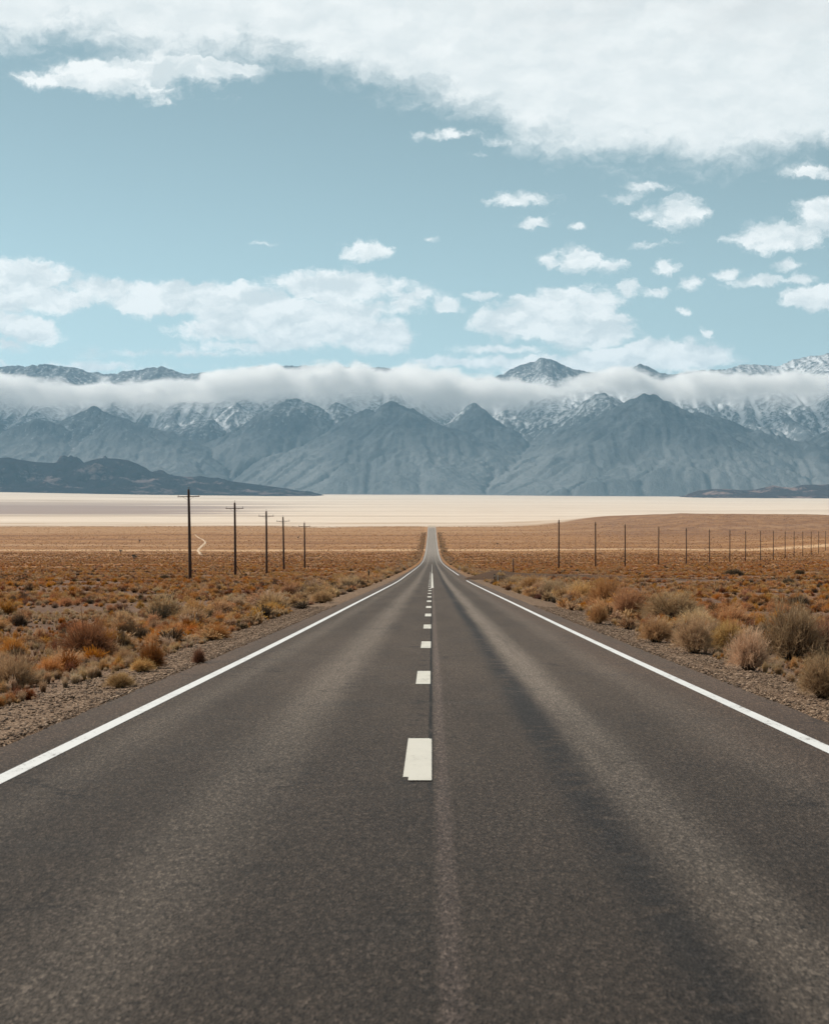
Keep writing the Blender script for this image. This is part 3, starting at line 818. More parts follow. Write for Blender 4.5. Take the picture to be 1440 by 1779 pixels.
# ------------------------------------------------------------------ cloud deck added out of view, put there to shade the front mountains
def shade_cloud():
    zc = 6000.0; off = zc / math.tan(se)
    cx, cy = 0.0 + math.sin(sa) * off, 16800.0 + math.cos(sa) * off
    n, m_ = 90, 34
    u = np.linspace(-1, 1, n); v = np.linspace(-1, 1, m_)
    Uc, Vc = np.meshgrid(u, v)
    rim = 1 + .10 * fbm(Uc * 4, Vc * 3, 4)
    X = cx + Uc * 9500 * rim; Y = cy + Vc * 1700 * (1 + .12 * fbm(Uc * 9 + 4, Vc * .5, 4))
    th = 420 * np.sqrt(np.clip(1 - Uc ** 8, 0, 1)) * np.sqrt(np.clip(1 - Vc ** 4, 0, 1))
    top = zc + th * (1 + .6 * fbm(X / 900, Y / 900, 5)); bot = zc - th * (.35 + .15 * fbm(X / 700, Y / 700, 4, .5, 5.0)) - 1
    V1 = np.stack([X, Y, top], -1).reshape(-1, 3); V2 = np.stack([X, Y, bot], -1).reshape(-1, 3)
    i = np.arange(m_ * n).reshape(m_, n)
    q = np.stack([i[:-1, :-1], i[:-1, 1:], i[1:, 1:], i[1:, :-1]], -1).reshape(-1, 4)
    f = np.concatenate([q, q[:, ::-1] + m_ * n])
    rimi = np.concatenate([i[0, :], i[1:, -1], i[-1, -2::-1], i[-2:0:-1, 0]])
    r2 = np.roll(rimi, -1)
    f = np.concatenate([f, np.stack([r2, rimi, rimi + m_ * n, r2 + m_ * n], 1)])
    m, k, b, out = material('added shade cloud')
    d1 = k.new('ShaderNodeBsdfDiffuse'); d1.inputs[0].default_value = (.9, .9, .9, 1)
    d2 = k.new('ShaderNodeBsdfTranslucent'); d2.inputs[0].default_value = (.9, .9, .9, 1)
    mx = k.new('ShaderNodeMixShader'); k.l.new(d1.outputs[0], mx.inputs[1]); k.l.new(d2.outputs[0], mx.inputs[2]); mx.inputs[0].default_value = .5
    tp_ = k.new('ShaderNodeBsdfTransparent'); m2 = k.new('ShaderNodeMixShader'); m2.inputs[0].default_value = .66
    k.l.new(mx.outputs[0], m2.inputs[1]); k.l.new(tp_.outputs[0], m2.inputs[2])
    k.l.new(m2.outputs[0], out.inputs['Surface'])
    link('added_shade_deck', mesh_np('added_shade_deck', np.concatenate([V1, V2]), f.ravel(), np.full(len(f), 4), smooth=True), m, kind='stuff',
         label='unseen deck of cloud added to shade the mountain range', category='cloud')
shade_cloud()

# ------------------------------------------------------------------ the air
mh = bpy.data.materials.new('haze'); mh.use_nodes = True
kh = N(mh.node_tree); kh.n.clear()
oh = kh.new('ShaderNodeOutputMaterial'); vh = kh.new('ShaderNodeVolumePrincipled')
vh.inputs['Color'].default_value = (0.40, 0.72, 1.0, 1)
vh.inputs['Density'].default_value = 1.95e-5
vh.inputs['Anisotropy'].default_value = 0.2
kh.l.new(vh.outputs[0], oh.inputs['Volume'])
link('haze', box('haze', -9600, 9600, -500, 27600, -110, 1640), mh, kind='stuff', label='thin blue desert haze', category='haze')

# ------------------------------------------------------------------ plants
def plant_mesh(name, seed, r, h, mains, sides, up=0.35, w=.004, lump=.30, side_len=.16, low=.12, spread=.16, curl=.25, flat=0.0):
    """thin curved stems fanning out of one foot, each ending in fine side twigs. r, h in metres."""
    g = np.random.default_rng(seed)
    n = mains
    th = g.uniform(0, 2 * np.pi, n)
    el_ = np.arcsin(g.uniform(low, 1, n) ** (1 - flat * .4))
    lum = 1 + lump * (np.sin(th * 3 + seed) * .5 + np.sin(th * 5 + el_ * 4 + seed * 2) * .5)
    L = lum * g.uniform(.62, 1.05, n) * (1 + .22 * (g.random(n) < .06))
    tip = np.stack([np.cos(th) * np.cos(el_) * r * L, np.sin(th) * np.cos(el_) * r * L, np.sin(el_) * h * L], -1)
    fr = spread * r * np.sqrt(g.random(n))
    foot = np.stack([np.cos(th) * fr, np.sin(th) * fr, np.full(n, -.03)], -1)
    mid = foot * .5 + tip * .5
    mid[:, 2] += h * up * .35 * np.cos(el_) + g.normal(0, .02, n)
    mid += g.normal(0, r * .04, (n, 3))
    ts = np.array([0, .35, .7, 1.0])
    pts = ((1 - ts) ** 2)[None, :, None] * foot[:, None] + (2 * ts * (1 - ts))[None, :, None] * (2 * mid - .5 * foot - .5 * tip)[:, None] * 1.0 + (ts ** 2)[None, :, None] * tip[:, None]
    side = np.cross(tip - foot, g.normal(0, 1, (n, 3)))
    side /= np.linalg.norm(side, axis=1)[:, None] + 1e-9
    ww = np.array([1.6, 1.2, .9, .5]) * w
    a = pts - side[:, None] * ww[None, :, None]; b = pts + side[:, None] * ww[None, :, None]
    V1 = np.stack([a, b], 2).reshape(-1, 3)           # n*4*2
    base = (np.arange(n) * 8)[:, None]
    q = []
    for s_ in range(3):
        o = s_ * 2
        q.append(np.concatenate([base + o, base + o + 1, base + o + 3, base + o + 2], 1))
    Q = np.stack(q, 1).reshape(-1)
    t1 = np.repeat(np.tile(ts, n), 2); r1 = np.repeat(g.random(n), 8)
    # side twigs
    m = n * sides
    mi = np.repeat(np.arange(n), sides)
    tt = g.uniform(.45, 1.0, m)
    P0 = ((1 - tt) ** 2)[:, None] * foot[mi] + (2 * tt * (1 - tt))[:, None] * (2 * mid - .5 * foot - .5 * tip)[mi] + (tt ** 2)[:, None] * tip[mi]
    dr = (tip - foot)[mi]; dr /= np.linalg.norm(dr, axis=1)[:, None] + 1e-9
    dr = dr + g.normal(0, .55, (m, 3)); dr[:, 2] += up * .6
    dr /= np.linalg.norm(dr, axis=1)[:, None]
    ln = side_len * max(r, h) * g.uniform(.5, 1.2, m)
    sd_ = np.cross(dr, g.normal(0, 1, (m, 3))); sd_ /= np.linalg.norm(sd_, axis=1)[:, None] + 1e-9
    w2 = w * .95
    A0 = P0 - sd_ * w2; B0 = P0 + sd_ * w2; C0 = P0 + dr * ln[:, None]
    V2 = np.stack([A0, B0, C0], 1).reshape(-1, 3)
    T2 = np.arange(m * 3) + len(V1)
    t2 = np.stack([tt, tt, np.minimum(tt + .3, 1.3)], 1).ravel(); r2 = np.repeat(g.random(m), 3)
    Vv = np.concatenate([V1, V2]); Vv[:, 2] = np.maximum(Vv[:, 2], -.04)
    return mesh_np(name, Vv, np.concatenate([Q, T2]), np.concatenate([np.full(n * 3, 4), np.full(m, 3)]), {'t': np.concatenate([t1, t2]), 'r': np.concatenate([r1, r2])})

def mat_plant(name, foot, mid, tip, hue=.024, val=.35, trans=.25):
    m, k, b, out = material(name)
    t = k.new('ShaderNodeAttribute', attribute_name='t').outputs['Fac']
    r = k.new('ShaderNodeAttribute', attribute_name='r').outputs['Fac']
    oi = k.new('ShaderNodeObjectInfo').outputs['Random']
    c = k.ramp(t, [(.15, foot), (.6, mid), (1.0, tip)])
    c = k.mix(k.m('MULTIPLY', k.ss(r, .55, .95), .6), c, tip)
    h = k.new('ShaderNodeHueSaturation')
    k.put(h.inputs['Hue'], k.m('MULTIPLY_ADD', oi, hue, .5 - hue * 1.0))
    r2 = k.m('FRACT', k.m('MULTIPLY', oi, 17.37))
    k.put(h.inputs['Saturation'], k.m('MULTIPLY_ADD', r2, .35, .82))
    k.put(h.inputs['Value'], k.m('MULTIPLY_ADD', k.m('FRACT', k.m('MULTIPLY', oi, 7.93)), val, 1 - val * .45))
    k.put(h.inputs['Color'], c)
    k.put(b.inputs['Base Color'], h.outputs[0])
    b.inputs['Roughness'].default_value = .85
    b.inputs['Specular IOR Level'].default_value = .15
    tr = k.new('ShaderNodeBsdfTranslucent'); k.put(tr.inputs['Color'], h.outputs[0])
    mx = k.new('ShaderNodeMixShader'); mx.inputs[0].default_value = trans
    k.l.new(b.outputs[0], mx.inputs[1]); k.l.new(tr.outputs[0], mx.inputs[2]); k.l.new(mx.outputs[0], out.inputs['Surface'])
    return m
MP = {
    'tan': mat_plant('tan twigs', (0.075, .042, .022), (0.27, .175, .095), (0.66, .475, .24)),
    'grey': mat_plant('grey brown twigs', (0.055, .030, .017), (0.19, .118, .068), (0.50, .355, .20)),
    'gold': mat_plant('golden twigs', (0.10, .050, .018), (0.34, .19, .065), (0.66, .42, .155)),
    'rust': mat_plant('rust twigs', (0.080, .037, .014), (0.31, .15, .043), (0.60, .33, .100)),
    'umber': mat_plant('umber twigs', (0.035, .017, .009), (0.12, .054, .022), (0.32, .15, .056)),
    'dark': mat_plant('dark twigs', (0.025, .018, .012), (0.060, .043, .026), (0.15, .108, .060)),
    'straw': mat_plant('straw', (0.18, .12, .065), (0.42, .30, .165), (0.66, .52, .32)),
}
def proto(kind, i, lod):
    s = hash_seed = 100 * i + {'tan': 1, 'grey': 2, 'gold': 3, 'rust': 4, 'umber': 5, 'dark': 6, 'straw': 7}[kind] * 1000
    p = dict(tan=(1100, 6, .5, .16), grey=(900, 6, .55, .22), gold=(1000, 6, .4, .12), rust=(1000, 6, .35, .18), umber=(1100, 7, .3, .14), dark=(1000, 7, .3, .2), straw=(700, 3, .9, .1))[kind]
    mains, sides, up, sl = p
    w = .0034
    if lod == 1: mains = int(mains * .34); w = .0075; sides = 5
    if lod == 2: mains = int(mains * .11); w = .020; sides = 4
    low = {'straw': .35}.get(kind, .06)
    me = plant_mesh(f'{kind}_twigs', s, .5, 1.0 if kind != 'straw' else 1.0, mains, sides, up, w, side_len=sl, low=low, spread=.16 if kind != 'straw' else .45)
    me.materials.append(MP[kind])
    return me
PM = {}
for kd_ in MP:
    for lod, cnt in ((0, 3), (1, 3), (2, 3)):
        PM[kd_, lod] = [proto(kd_, i + lod * 5, lod) for i in range(cnt)]

# stems of the large shrubs: a few thick woody canes (part of the big plants only)
m_wood, kw_, bw_, _ = material('grey shrub wood')
kw_.put(bw_.inputs['Base Color'], kw_.mix(kw_.noise(kw_.new('ShaderNodeTexCoord').outputs['Object'], 9, 4, .6), (0.09, .065, .048), (0.24, .18, .135)))
bw_.inputs['Roughness'].default_value = .9
def tube(pts, rad, sides=6):
    pts = np.array(pts, float); n = len(pts)
    tg = np.gradient(pts, axis=0); tg /= np.linalg.norm(tg, axis=1)[:, None]
    ref = np.array([0.0, 0, 1]) if abs(tg[0][2]) < .8 else np.array([1.0, 0, 0])
    u = np.cross(tg, ref); u /= np.linalg.norm(u, axis=1)[:, None]; v = np.cross(tg, u)
    a = np.linspace(0, 2 * np.pi, sides, endpoint=False)
    rad = np.broadcast_to(rad, (n,))
    V = pts[:, None] + rad[:, None, None] * (np.cos(a)[None, :, None] * u[:, None] + np.sin(a)[None, :, None] * v[:, None])
    V = V.reshape(-1, 3); F_ = []
    for i in range(n - 1):
        for j in range(sides):
            j2 = (j + 1) % sides
            F_.append((i * sides + j, i * sides + j2, (i + 1) * sides + j2, (i + 1) * sides + j))
    F_.append(tuple(range(sides))[::-1]); F_.append(tuple((n - 1) * sides + j for j in range(sides)))
    return V, F_
class MB:
    def __init__(s): s.v = []; s.f = []
    def add(s, V, F_):
        o = len(s.v); s.v += [tuple(p) for p in V]; s.f += [tuple(i + o for i in f) for f in F_]
    def tube(s, pts, rad, sides=6): s.add(*tube(pts, rad, sides))
    def box(s, c, d, rz=0.0):
        cx, cy, cz = c; a, b, h = d[0] / 2, d[1] / 2, d[2] / 2
        V = []
        for z_ in (-h, h):
            for X_, Y_ in ((-a, -b), (a, -b), (a, b), (-a, b)):
                V.append((cx + X_ * math.cos(rz) - Y_ * math.sin(rz), cy + X_ * math.sin(rz) + Y_ * math.cos(rz), cz + z_))
        s.add(V, [(3, 2, 1, 0), (4, 5, 6, 7), (0, 1, 5, 4), (1, 2, 6, 5), (2, 3, 7, 6), (3, 0, 4, 7)])
    def mesh(s, name, mat=None, smooth=False):
        me = bpy.data.meshes.new(name); me.from_pydata(s.v, [], s.f); me.update()
        if smooth: me.polygons.foreach_set('use_smooth', [True] * len(me.polygons))
        if mat: me.materials.append(mat)
        return me
stem_meshes = []
for i in range(3):
    g = np.random.default_rng(50 + i); b_ = MB()
    for j in range(16):
        a = g.uniform(0, 6.28); e = g.uniform(.35, 1.2); L = g.uniform(.35, .62)
        p1 = np.array([math.cos(a) * math.cos(e) * L * .5, math.sin(a) * math.cos(e) * L * .5, math.sin(e) * L])
        b_.tube([np.array([math.cos(a) * .03, math.sin(a) * .03, -.04]), p1 * .45 + g.normal(0, .015, 3), p1], [.013, .009, .004], 5)
    stem_meshes.append(b_.mesh('stems', m_wood))

def shrub(kind, px, py, wpx, hpx, label, variant=0, group=None, squash=1.0):
    x, d = at(px, py)
    W_, H_ = wpx * d / F, hpx * d / F
    z = float(gz(x, d))
    root = bpy.data.objects.new('desert_shrub' if kind != 'straw' else 'grass_tuft', None)
    COL.objects.link(root)
    root.location = (x, d, z); root.rotation_euler = (0, 0, random.uniform(0, 6.28))
    root['label'] = label; root['category'] = 'shrub' if kind != 'straw' else 'grass tuft'
    if group: root['group'] = group
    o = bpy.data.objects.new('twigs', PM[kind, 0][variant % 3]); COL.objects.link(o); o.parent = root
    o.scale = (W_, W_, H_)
    if kind != 'straw':
        s_ = bpy.data.objects.new('stems', stem_meshes[variant % 3]); COL.objects.link(s_); s_.parent = root
        s_.scale = (W_, W_, H_)
    occupied.append((x, d, W_ * .5))
    return root
occupied = []
HERO = [  # kind, column, base row, width, height, label
    # right verge, from the near corner outwards
    ('grey', 1432, 1214, 100, 74, 'grey shrub cut off by the right edge of the picture, nearest on that side'),
    ('grey', 1376, 1150, 110, 98, 'largest tall grey brown shrub on the right verge with dark gaps at its foot'),
    ('umber', 1436, 1146, 80, 72, 'brown shrub half hidden behind the largest grey shrub at the right edge'),
    ('tan', 1302, 1166, 74, 72, 'tan fan shaped shrub standing on the gravel before the largest grey shrub'),
    ('tan', 1262, 1130, 66, 46, 'pale tan shrub squeezed between two fuller tan shrubs on the right verge'),
    ('tan', 1206, 1135, 72, 62, 'round tan shrub with a dark foot on the gravel shoulder, right verge'),
    ('tan', 1140, 1116, 62, 42, 'low wide tan shrub in front of the long grey mound'),
    ('grey', 1172, 1080, 110, 50, 'long grey mound shaped shrub behind the low wide tan shrub'),
    ('tan', 1208, 1096, 70, 34, 'pale flat topped shrub behind the round tan shrub'),
    ('gold', 1092, 1077, 64, 52, 'golden brown round shrub with a dark shaded foot, beside the long grey mound'),
    ('gold', 1052, 1056, 58, 46, 'yellowish dome shaped shrub just left of the golden brown round one'),
    ('tan', 1040, 1084, 32, 30, 'small tan shrub alone on the gravel under the yellowish dome'),
    ('gold', 1012, 1047, 52, 32, 'tan domed shrub with a golden crest, fourth along the right row from the near end'),
    ('tan', 960, 1037, 44, 24, 'rounded khaki shrub in the middle of the right verge row'),
    ('tan', 926, 1027, 44, 22, 'broad khaki shrub farther along the right verge row'),
    ('tan', 900, 1018, 40, 14, 'low pale shrub at the far end of the right verge row'),
    ('umber', 883, 1026, 12, 10, 'tiny brown shrub standing alone on the right gravel shoulder'),
    ('umber', 937, 1041, 16, 9, 'tiny flat brown shrub at the gravel edge below the khaki row'),
    ('rust', 1265, 1090, 90, 34, 'rusty red low shrub behind the pale flat topped one'),
    ('dark', 1388, 1054, 42, 18, 'black green low shrub in the scrub above the largest grey shrub'),
    ('dark', 1368, 1016, 26, 11, 'dark olive round shrub beside the far dark side road'),
    ('dark', 1275, 1000, 36, 11, 'dark olive flat shrub on the far edge of the right scrub'),
    ('dark', 1388, 999, 20, 9, 'small dark olive shrub at far right behind the side road'),
    ('gold', 1310, 1078, 34, 15, 'small bright golden shrub before the largest grey shrub'),
    # left side
    ('grey', 20, 1200, 88, 58, 'grey brush cut by the left edge of the picture'),
    ('gold', 84, 1176, 54, 32, 'golden low shrub right of the grey brush at the left edge'),
    ('umber', 152, 1148, 106, 66, 'largest brown orange shrub on the left side'),
    ('gold', 134, 1158, 32, 20, 'small golden shrub at the foot of the largest brown one'),
    ('rust', 20, 1144, 48, 34, 'dark rust shrub by the left edge, behind the golden low one'),
    ('umber', 262, 1163, 50, 46, 'leaning dark brown shrub nearest the road on the left'),
    ('gold', 216, 1156, 32, 28, 'ochre tuft shrub touching the leaning dark brown one'),
    ('gold', 244, 1168, 44, 22, 'straw coloured shrub spread before the leaning dark brown one'),
    ('grey', 207, 1197, 52, 26, 'low olive grey shrub on the left gravel shoulder'),
    ('umber', 345, 1154, 24, 26, 'small dark brown shrub alone close to the left asphalt edge'),
    ('gold', 374, 1112, 52, 27, 'yellow tan shrub alone on the pale soil left of the road'),
    ('umber', 44, 1218, 34, 20, 'reddish low shrub on the soil below the grey brush'),
    ('rust', 300, 1107, 60, 22, 'rust orange shrub left of the yellow tan one'),
    ('dark', 366, 1078, 26, 17, 'dark round shrub behind the yellow tan one'),
    ('tan', 332, 1085, 54, 28, 'grey pink hazy shrub behind the rust orange one'),
    ('gold', 470, 1070, 40, 24, 'golden shrub on the left verge, midway to the delineator'),
    ('tan', 560, 1048, 42, 21, 'tan shrub with a dark foot on the left verge'),
    ('dark', 603, 1026, 20, 12, 'dark green shrub left of the two round ones near the left post'),
    ('dark', 627, 1021, 20, 12, 'dark green round shrub nearest the left post'),
    ('dark', 580, 1022, 18, 11, 'dark shrub at the far end of the left verge row'),
    ('dark', 285, 1008, 20, 9, 'dark olive shrub left of the nearest utility pole'),
    ('dark', 172, 1034, 18, 11, 'black green shrub in the open scrub, far left'),
]
for i, h in enumerate(HERO):
    fs = 1.22 if 890 < h[1] < 1100 and h[3] > 30 else 1.08
    shrub(h[0], h[1], h[2], h[3] * fs, h[4] * fs, h[5], i)
n_hero = len(HERO)

def free(x, y, r):
    for a, b, c in occupied:
        if (a - x) ** 2 + (b - y) ** 2 < (r * .8 + c * .8) ** 2: return False
    return True
def blocked(x, y):
    e = max(x - XR, XL - x)
    if e < .9: return True
    if 2.5 < x < 125:
        yc = np.interp(x, [3.6, 9, 16, 27, 42, 70, 90], [240, 239, 234, 222, 205, 186, 176])
        wv = np.interp(x, [3.4, 9, 16, 27, 42], [29, 13, 8, 7, 9])
        if abs(y - yc) < wv: return True
    return False

PHRASE = {'tan': 'tan', 'grey': 'grey', 'gold': 'golden', 'rust': 'rusty orange', 'umber': 'dark brown', 'dark': 'black green', 'straw': 'straw'}
SIDE = {-1: 'in the open scrub left of the road', 1: 'in the open scrub right of the road'}
count = 0
# rows of roadside shrubs along both verges into the distance
for sgn in (-1, 1):
    d = 62.0 if sgn < 0 else 70.0
    while d < 330 and count < 95:
        d += random.uniform(1.4, 4.4) * (1 + d / 260)
        e = random.uniform(2.2, 5.5) + (d > 200) * random.uniform(-.8, 1)
        x = (XR + e) if sgn > 0 else (XL - e)
        sz = random.uniform(.8, 1.7)
        if blocked(x, d) or not free(x, d, sz * .45): continue
        kd_ = random.choices(['tan', 'grey', 'gold', 'dark'], [5, 2, 3, 1.2])[0]
        o = link('desert_shrub', PM[kd_, 1][random.randrange(3)], loc=(x, d, float(gz(x, d))),
                 label=f'far {PHRASE[kd_]} shrub in the row along the ' + ('right' if sgn > 0 else 'left') + ' verge', category='shrub', group='shrubs in rows along the verges')
        o.scale = (sz, sz, sz * random.uniform(.5, .7)); o.rotation_euler = (0, 0, random.uniform(0, 6.28))
        occupied.append((x, d, sz * .5)); count += 1
# scattered ones on the open plain, largest in the picture
tries = 0
while count < 252 and tries < 20000:
    tries += 1
    d = random.uniform(0, 1) ** 1.5 * 120 + 24
    s = random.uniform(-.228, .21)
    x = s * d
    if blocked(x, d) or max(x - XR, XL - x) < 3.0: continue
    kd_ = random.choices(['rust', 'umber', 'gold', 'dark', 'grey', 'tan'], [6, 4, 4, 2.5, 1.5, 1.5])[0]
    sz = random.uniform(.35, .85)
    if not free(x, d, sz * .5): continue
    o = link('desert_shrub', PM[kd_, 0 if d < 60 else 1][random.randrange(3)], loc=(x, d, float(gz(x, d))),
             label=f'scattered {PHRASE[kd_]} shrub ' + SIDE[1 if x > 0 else -1], category='shrub', group='shrubs scattered over the open scrub')
    o.scale = (sz, sz * random.uniform(.8, 1.2), sz * random.uniform(.45, .75)); o.rotation_euler = (0, 0, random.uniform(0, 6.28))
    occupied.append((x, d, sz * .5)); count += 1

# ---- uncountable cover: instances on points
def scatter(name, pts, scl, rot, idx, meshes, label, cat, matn=None):
    pts = np.array(pts, float)
    me = bpy.data.meshes.new(name); me.vertices.add(len(pts)); me.vertices.foreach_set('co', pts.astype(np.float32).ravel())
    a = me.attributes.new('scl', 'FLOAT_VECTOR', 'POINT'); a.data.foreach_set('vector', np.asarray(scl, np.float32).ravel())
    a = me.attributes.new('rotz', 'FLOAT_VECTOR', 'POINT'); a.data.foreach_set('vector', np.asarray(rot, np.float32).ravel())
    a = me.attributes.new('pick', 'INT', 'POINT'); a.data.foreach_set('value', np.asarray(idx, np.int32))
    me.update()
    src = bpy.data.collections.new(name + '_kinds')
    for i, m_ in enumerate(meshes):
        o = bpy.data.objects.new(f'{name}_kind_{i:02d}', m_); src.objects.link(o)
    ng = bpy.data.node_groups.new(name, 'GeometryNodeTree')
    ng.interface.new_socket('Geometry', in_out='INPUT', socket_type='NodeSocketGeometry')
    ng.interface.new_socket('Geometry', in_out='OUTPUT', socket_type='NodeSocketGeometry')
    n = ng.nodes; l = ng.links
    gi = n.new('NodeGroupInput'); go = n.new('NodeGroupOutput')
    mp = n.new('GeometryNodeMeshToPoints'); iop = n.new('GeometryNodeInstanceOnPoints'); ci = n.new('GeometryNodeCollectionInfo')
    ci.inputs['Collection'].default_value = src; ci.inputs['Separate Children'].default_value = True; ci.inputs['Reset Children'].default_value = True
    def attr(nm, ty):
        q = n.new('GeometryNodeInputNamedAttribute'); q.data_type = ty; q.inputs['Name'].default_value = nm; return q.outputs['Attribute']
    l.new(gi.outputs[0], mp.inputs['Mesh']); l.new(mp.outputs[0], iop.inputs['Points'])
    l.new(ci.outputs[0], iop.inputs['Instance']); iop.inputs['Pick Instance'].default_value = True
    l.new(attr('pick', 'INT'), iop.inputs['Instance Index']); l.new(attr('scl', 'FLOAT_VECTOR'), iop.inputs['Scale'])
    er = n.new('FunctionNodeEulerToRotation'); l.new(attr('rotz', 'FLOAT_VECTOR'), er.inputs[0]); l.new(er.outputs[0], iop.inputs['Rotation'])
    l.new(iop.outputs[0], go.inputs[0])
    o = link(name, me, kind='stuff', label=label, category=cat)
    md = o.modifiers.new('scatter', 'NODES'); md.node_group = ng
    return o

KINDS = ['rust', 'umber', 'gold', 'dark', 'grey', 'tan', 'straw']
def field(n, d0, d1, dens_pow, lod, size, hfac, weights, seed, x_lim=(-.26, .25), emin=2.0, clus=.0, near_size=1.0):
    g = np.random.default_rng(seed)
    d = (g.random(n * 3) * (d1 ** dens_pow - d0 ** dens_pow) + d0 ** dens_pow) ** (1 / dens_pow)
    s = g.uniform(x_lim[0], x_lim[1], n * 3)
    x = s * d
    e = np.maximum(x - XR, XL - x)
    ok = e > emin
    cn = fbm(x / 7.0, d / 9.0, 3, off=seed)
    ok &= (cn + g.normal(0, .15, len(x))) > clus
    yc = np.interp(x, [3.6, 9, 16, 27, 42, 70, 90], [240, 239, 234, 222, 205, 186, 176])
    ok &= ~((np.abs(d - yc) < np.interp(x, [3.4, 9, 16, 27, 42], [29, 13, 9, 8, 10])) & (x > 0) & (x < 90))
    x, d = x[ok][:n], d[ok][:n]
    z = gz(x, d)
    sz = size[0] + (size[1] - size[0]) * g.random(len(x)) ** 1.6
    sc_ = np.stack([sz, sz * g.uniform(.8, 1.25, len(x)), sz * g.uniform(hfac[0], hfac[1], len(x))], 1)
    wt = np.array(weights, float); wt /= wt.sum()
    # patches of one kind
    pn = fbm(x / 35.0, d / 60.0, 3, off=seed + 2)
    kidx = g.choice(len(KINDS), len(x), p=wt)
    kidx = np.where((pn > .25) & (g.random(len(x)) < .5), 2, kidx)
    kidx = np.where((pn < -.3) & (g.random(len(x)) < .5), 0, kidx)
    pick = kidx * 3 + g.integers(0, 3, len(x))
    rot = np.stack([np.zeros(len(x)), np.zeros(len(x)), g.uniform(0, 6.28, len(x))], 1)
    return np.stack([x, d, z], 1), sc_, rot, pick
def verge(n, d0, d1, seed, size):
    g = np.random.default_rng(seed)
    d = d0 + (d1 - d0) * g.random(n); e = 1.3 + np.abs(g.normal(0, 2.2, n)); x = np.where(g.random(n) < .5, XR + e, XL - e)
    ok = ~((x > 0) & (np.abs(d - 239) < 32) & (e < 5)) & ~((x > 0) & (np.abs(d - 238) < 14))
    x, d = x[ok], d[ok]; sz = g.uniform(*size, len(x))
    pick = g.choice([2, 3, 4, 5, 5, 6], len(x)) * 3 + g.integers(0, 3, len(x))
    return np.stack([x, d, gz(x, d)], 1), np.stack([sz, sz, sz * g.uniform(.4, .7, len(x))], 1), np.stack([0 * x, 0 * x, g.uniform(0, 6.28, len(x))], 1), pick
def cat(parts): return [np.concatenate([p[i] for p in parts]) for i in range(4)]
lod1 = [m_ for kd_ in KINDS for m_ in PM[kd_, 1]]
lod2 = [m_ for kd_ in KINDS for m_ in PM[kd_, 2]]
pA = field(4600, 18, 130, 2.0, 1, (.14, .58), (.45, .8), [4.5, 4.5, 6, 2.6, .7, 2.0, 1.2], 11, clus=.02, emin=2.6)
scatter('low_scrub', *pA, lod1, 'knee high rust and brown scrub covering the near plain', 'scrub')
pB = cat([field(22000, 130, 420, 1.7, 2, (.25, .75), (.45, .7), [5, 2.5, 7.5, 1.6, .8, 2, .8], 12, clus=-.2, emin=2),
          field(42000, 420, 1150, 1.6, 2, (.4, 1.0), (.4, .65), [5, 2, 8, 1.0, .6, 2, .5], 13, clus=-.3, emin=2),
          field(24000, 1150, 2250, 1.5, 2, (.5, 1.0), (.35, .5), [5, 2, 5, .3, 1, 2, 1], 14, clus=-.3, emin=3),
          verge(900, 45, 320, 21, (.3, .9)), verge(2600, 320, 1900, 22, (.5, 1.3))])
scatter('desert_scrub', *pB, lod2, 'far rust brown scrub fading together across the plain', 'scrub')
# dry grass and litter along the shoulders
pC = field(4200, 16, 75, 1.7, 1, (.06, .20), (.7, 1.3), [.3, .2, 1.2, 0.05, .5, .8, 6], 15, clus=-.35, emin=1.3, x_lim=(-.235, .22))
scatter('dry_grass', *pC, lod1, 'short pale dry grass and litter on the soil', 'grass')
# gravel
m_st, ks_, bs_, _ = material('gravel stone')
rr = ks_.new('ShaderNodeObjectInfo').outputs['Random']
ks_.put(bs_.inputs['Base Color'], ks_.ramp(rr, [(0, (0.05, .030, .018)), (.35, (0.125, .077, .045)), (.7, (0.21, .136, .084)), (1, (0.40, .285, .195))]))
bs_.inputs['Roughness'].default_value = .9
stones = []
for i in range(5):
    g = np.random.default_rng(80 + i)
    import bmesh
    bm = bmesh.new(); bmesh.ops.create_icosphere(bm, subdivisions=1, radius=.5)
    for v in bm.verts:
        v.co *= g.uniform(.7, 1.2); v.co.z *= .6
    me = bpy.data.meshes.new('stone'); bm.to_mesh(me); bm.free(); me.materials.append(m_st); stones.append(me)
g = np.random.default_rng(5)
n = 60000
d = g.uniform(14, 85, n) ** 1.0
side_ = g.integers(0, 2, n)
e = np.abs(g.normal(0, 1.15, n)) * 1.0 - .04
e = np.where(g.random(n) < .25, g.uniform(0, 6, n), e)
x = np.where(side_ == 1, XR + e, XL - e)
ok = (np.abs(x / d) < .24)
x, d, e = x[ok], d[ok], e[ok]
zz = np.where(e < .05, zroad(d) + .0, gz(x, d))
sz = .014 + .045 * g.random(len(x)) ** 3.0
scatter('gravel', np.stack([x, d, zz + sz * .1], 1), np.stack([sz * g.uniform(.8, 1.5, len(x)), sz, sz], 1), np.stack([g.uniform(-.3, .3, len(x)), g.uniform(-.3, .3, len(x)), g.uniform(0, 6.28, len(x))], 1),
        g.integers(0, 5, len(x)), stones, 'loose grey brown gravel along the asphalt edges', 'gravel')

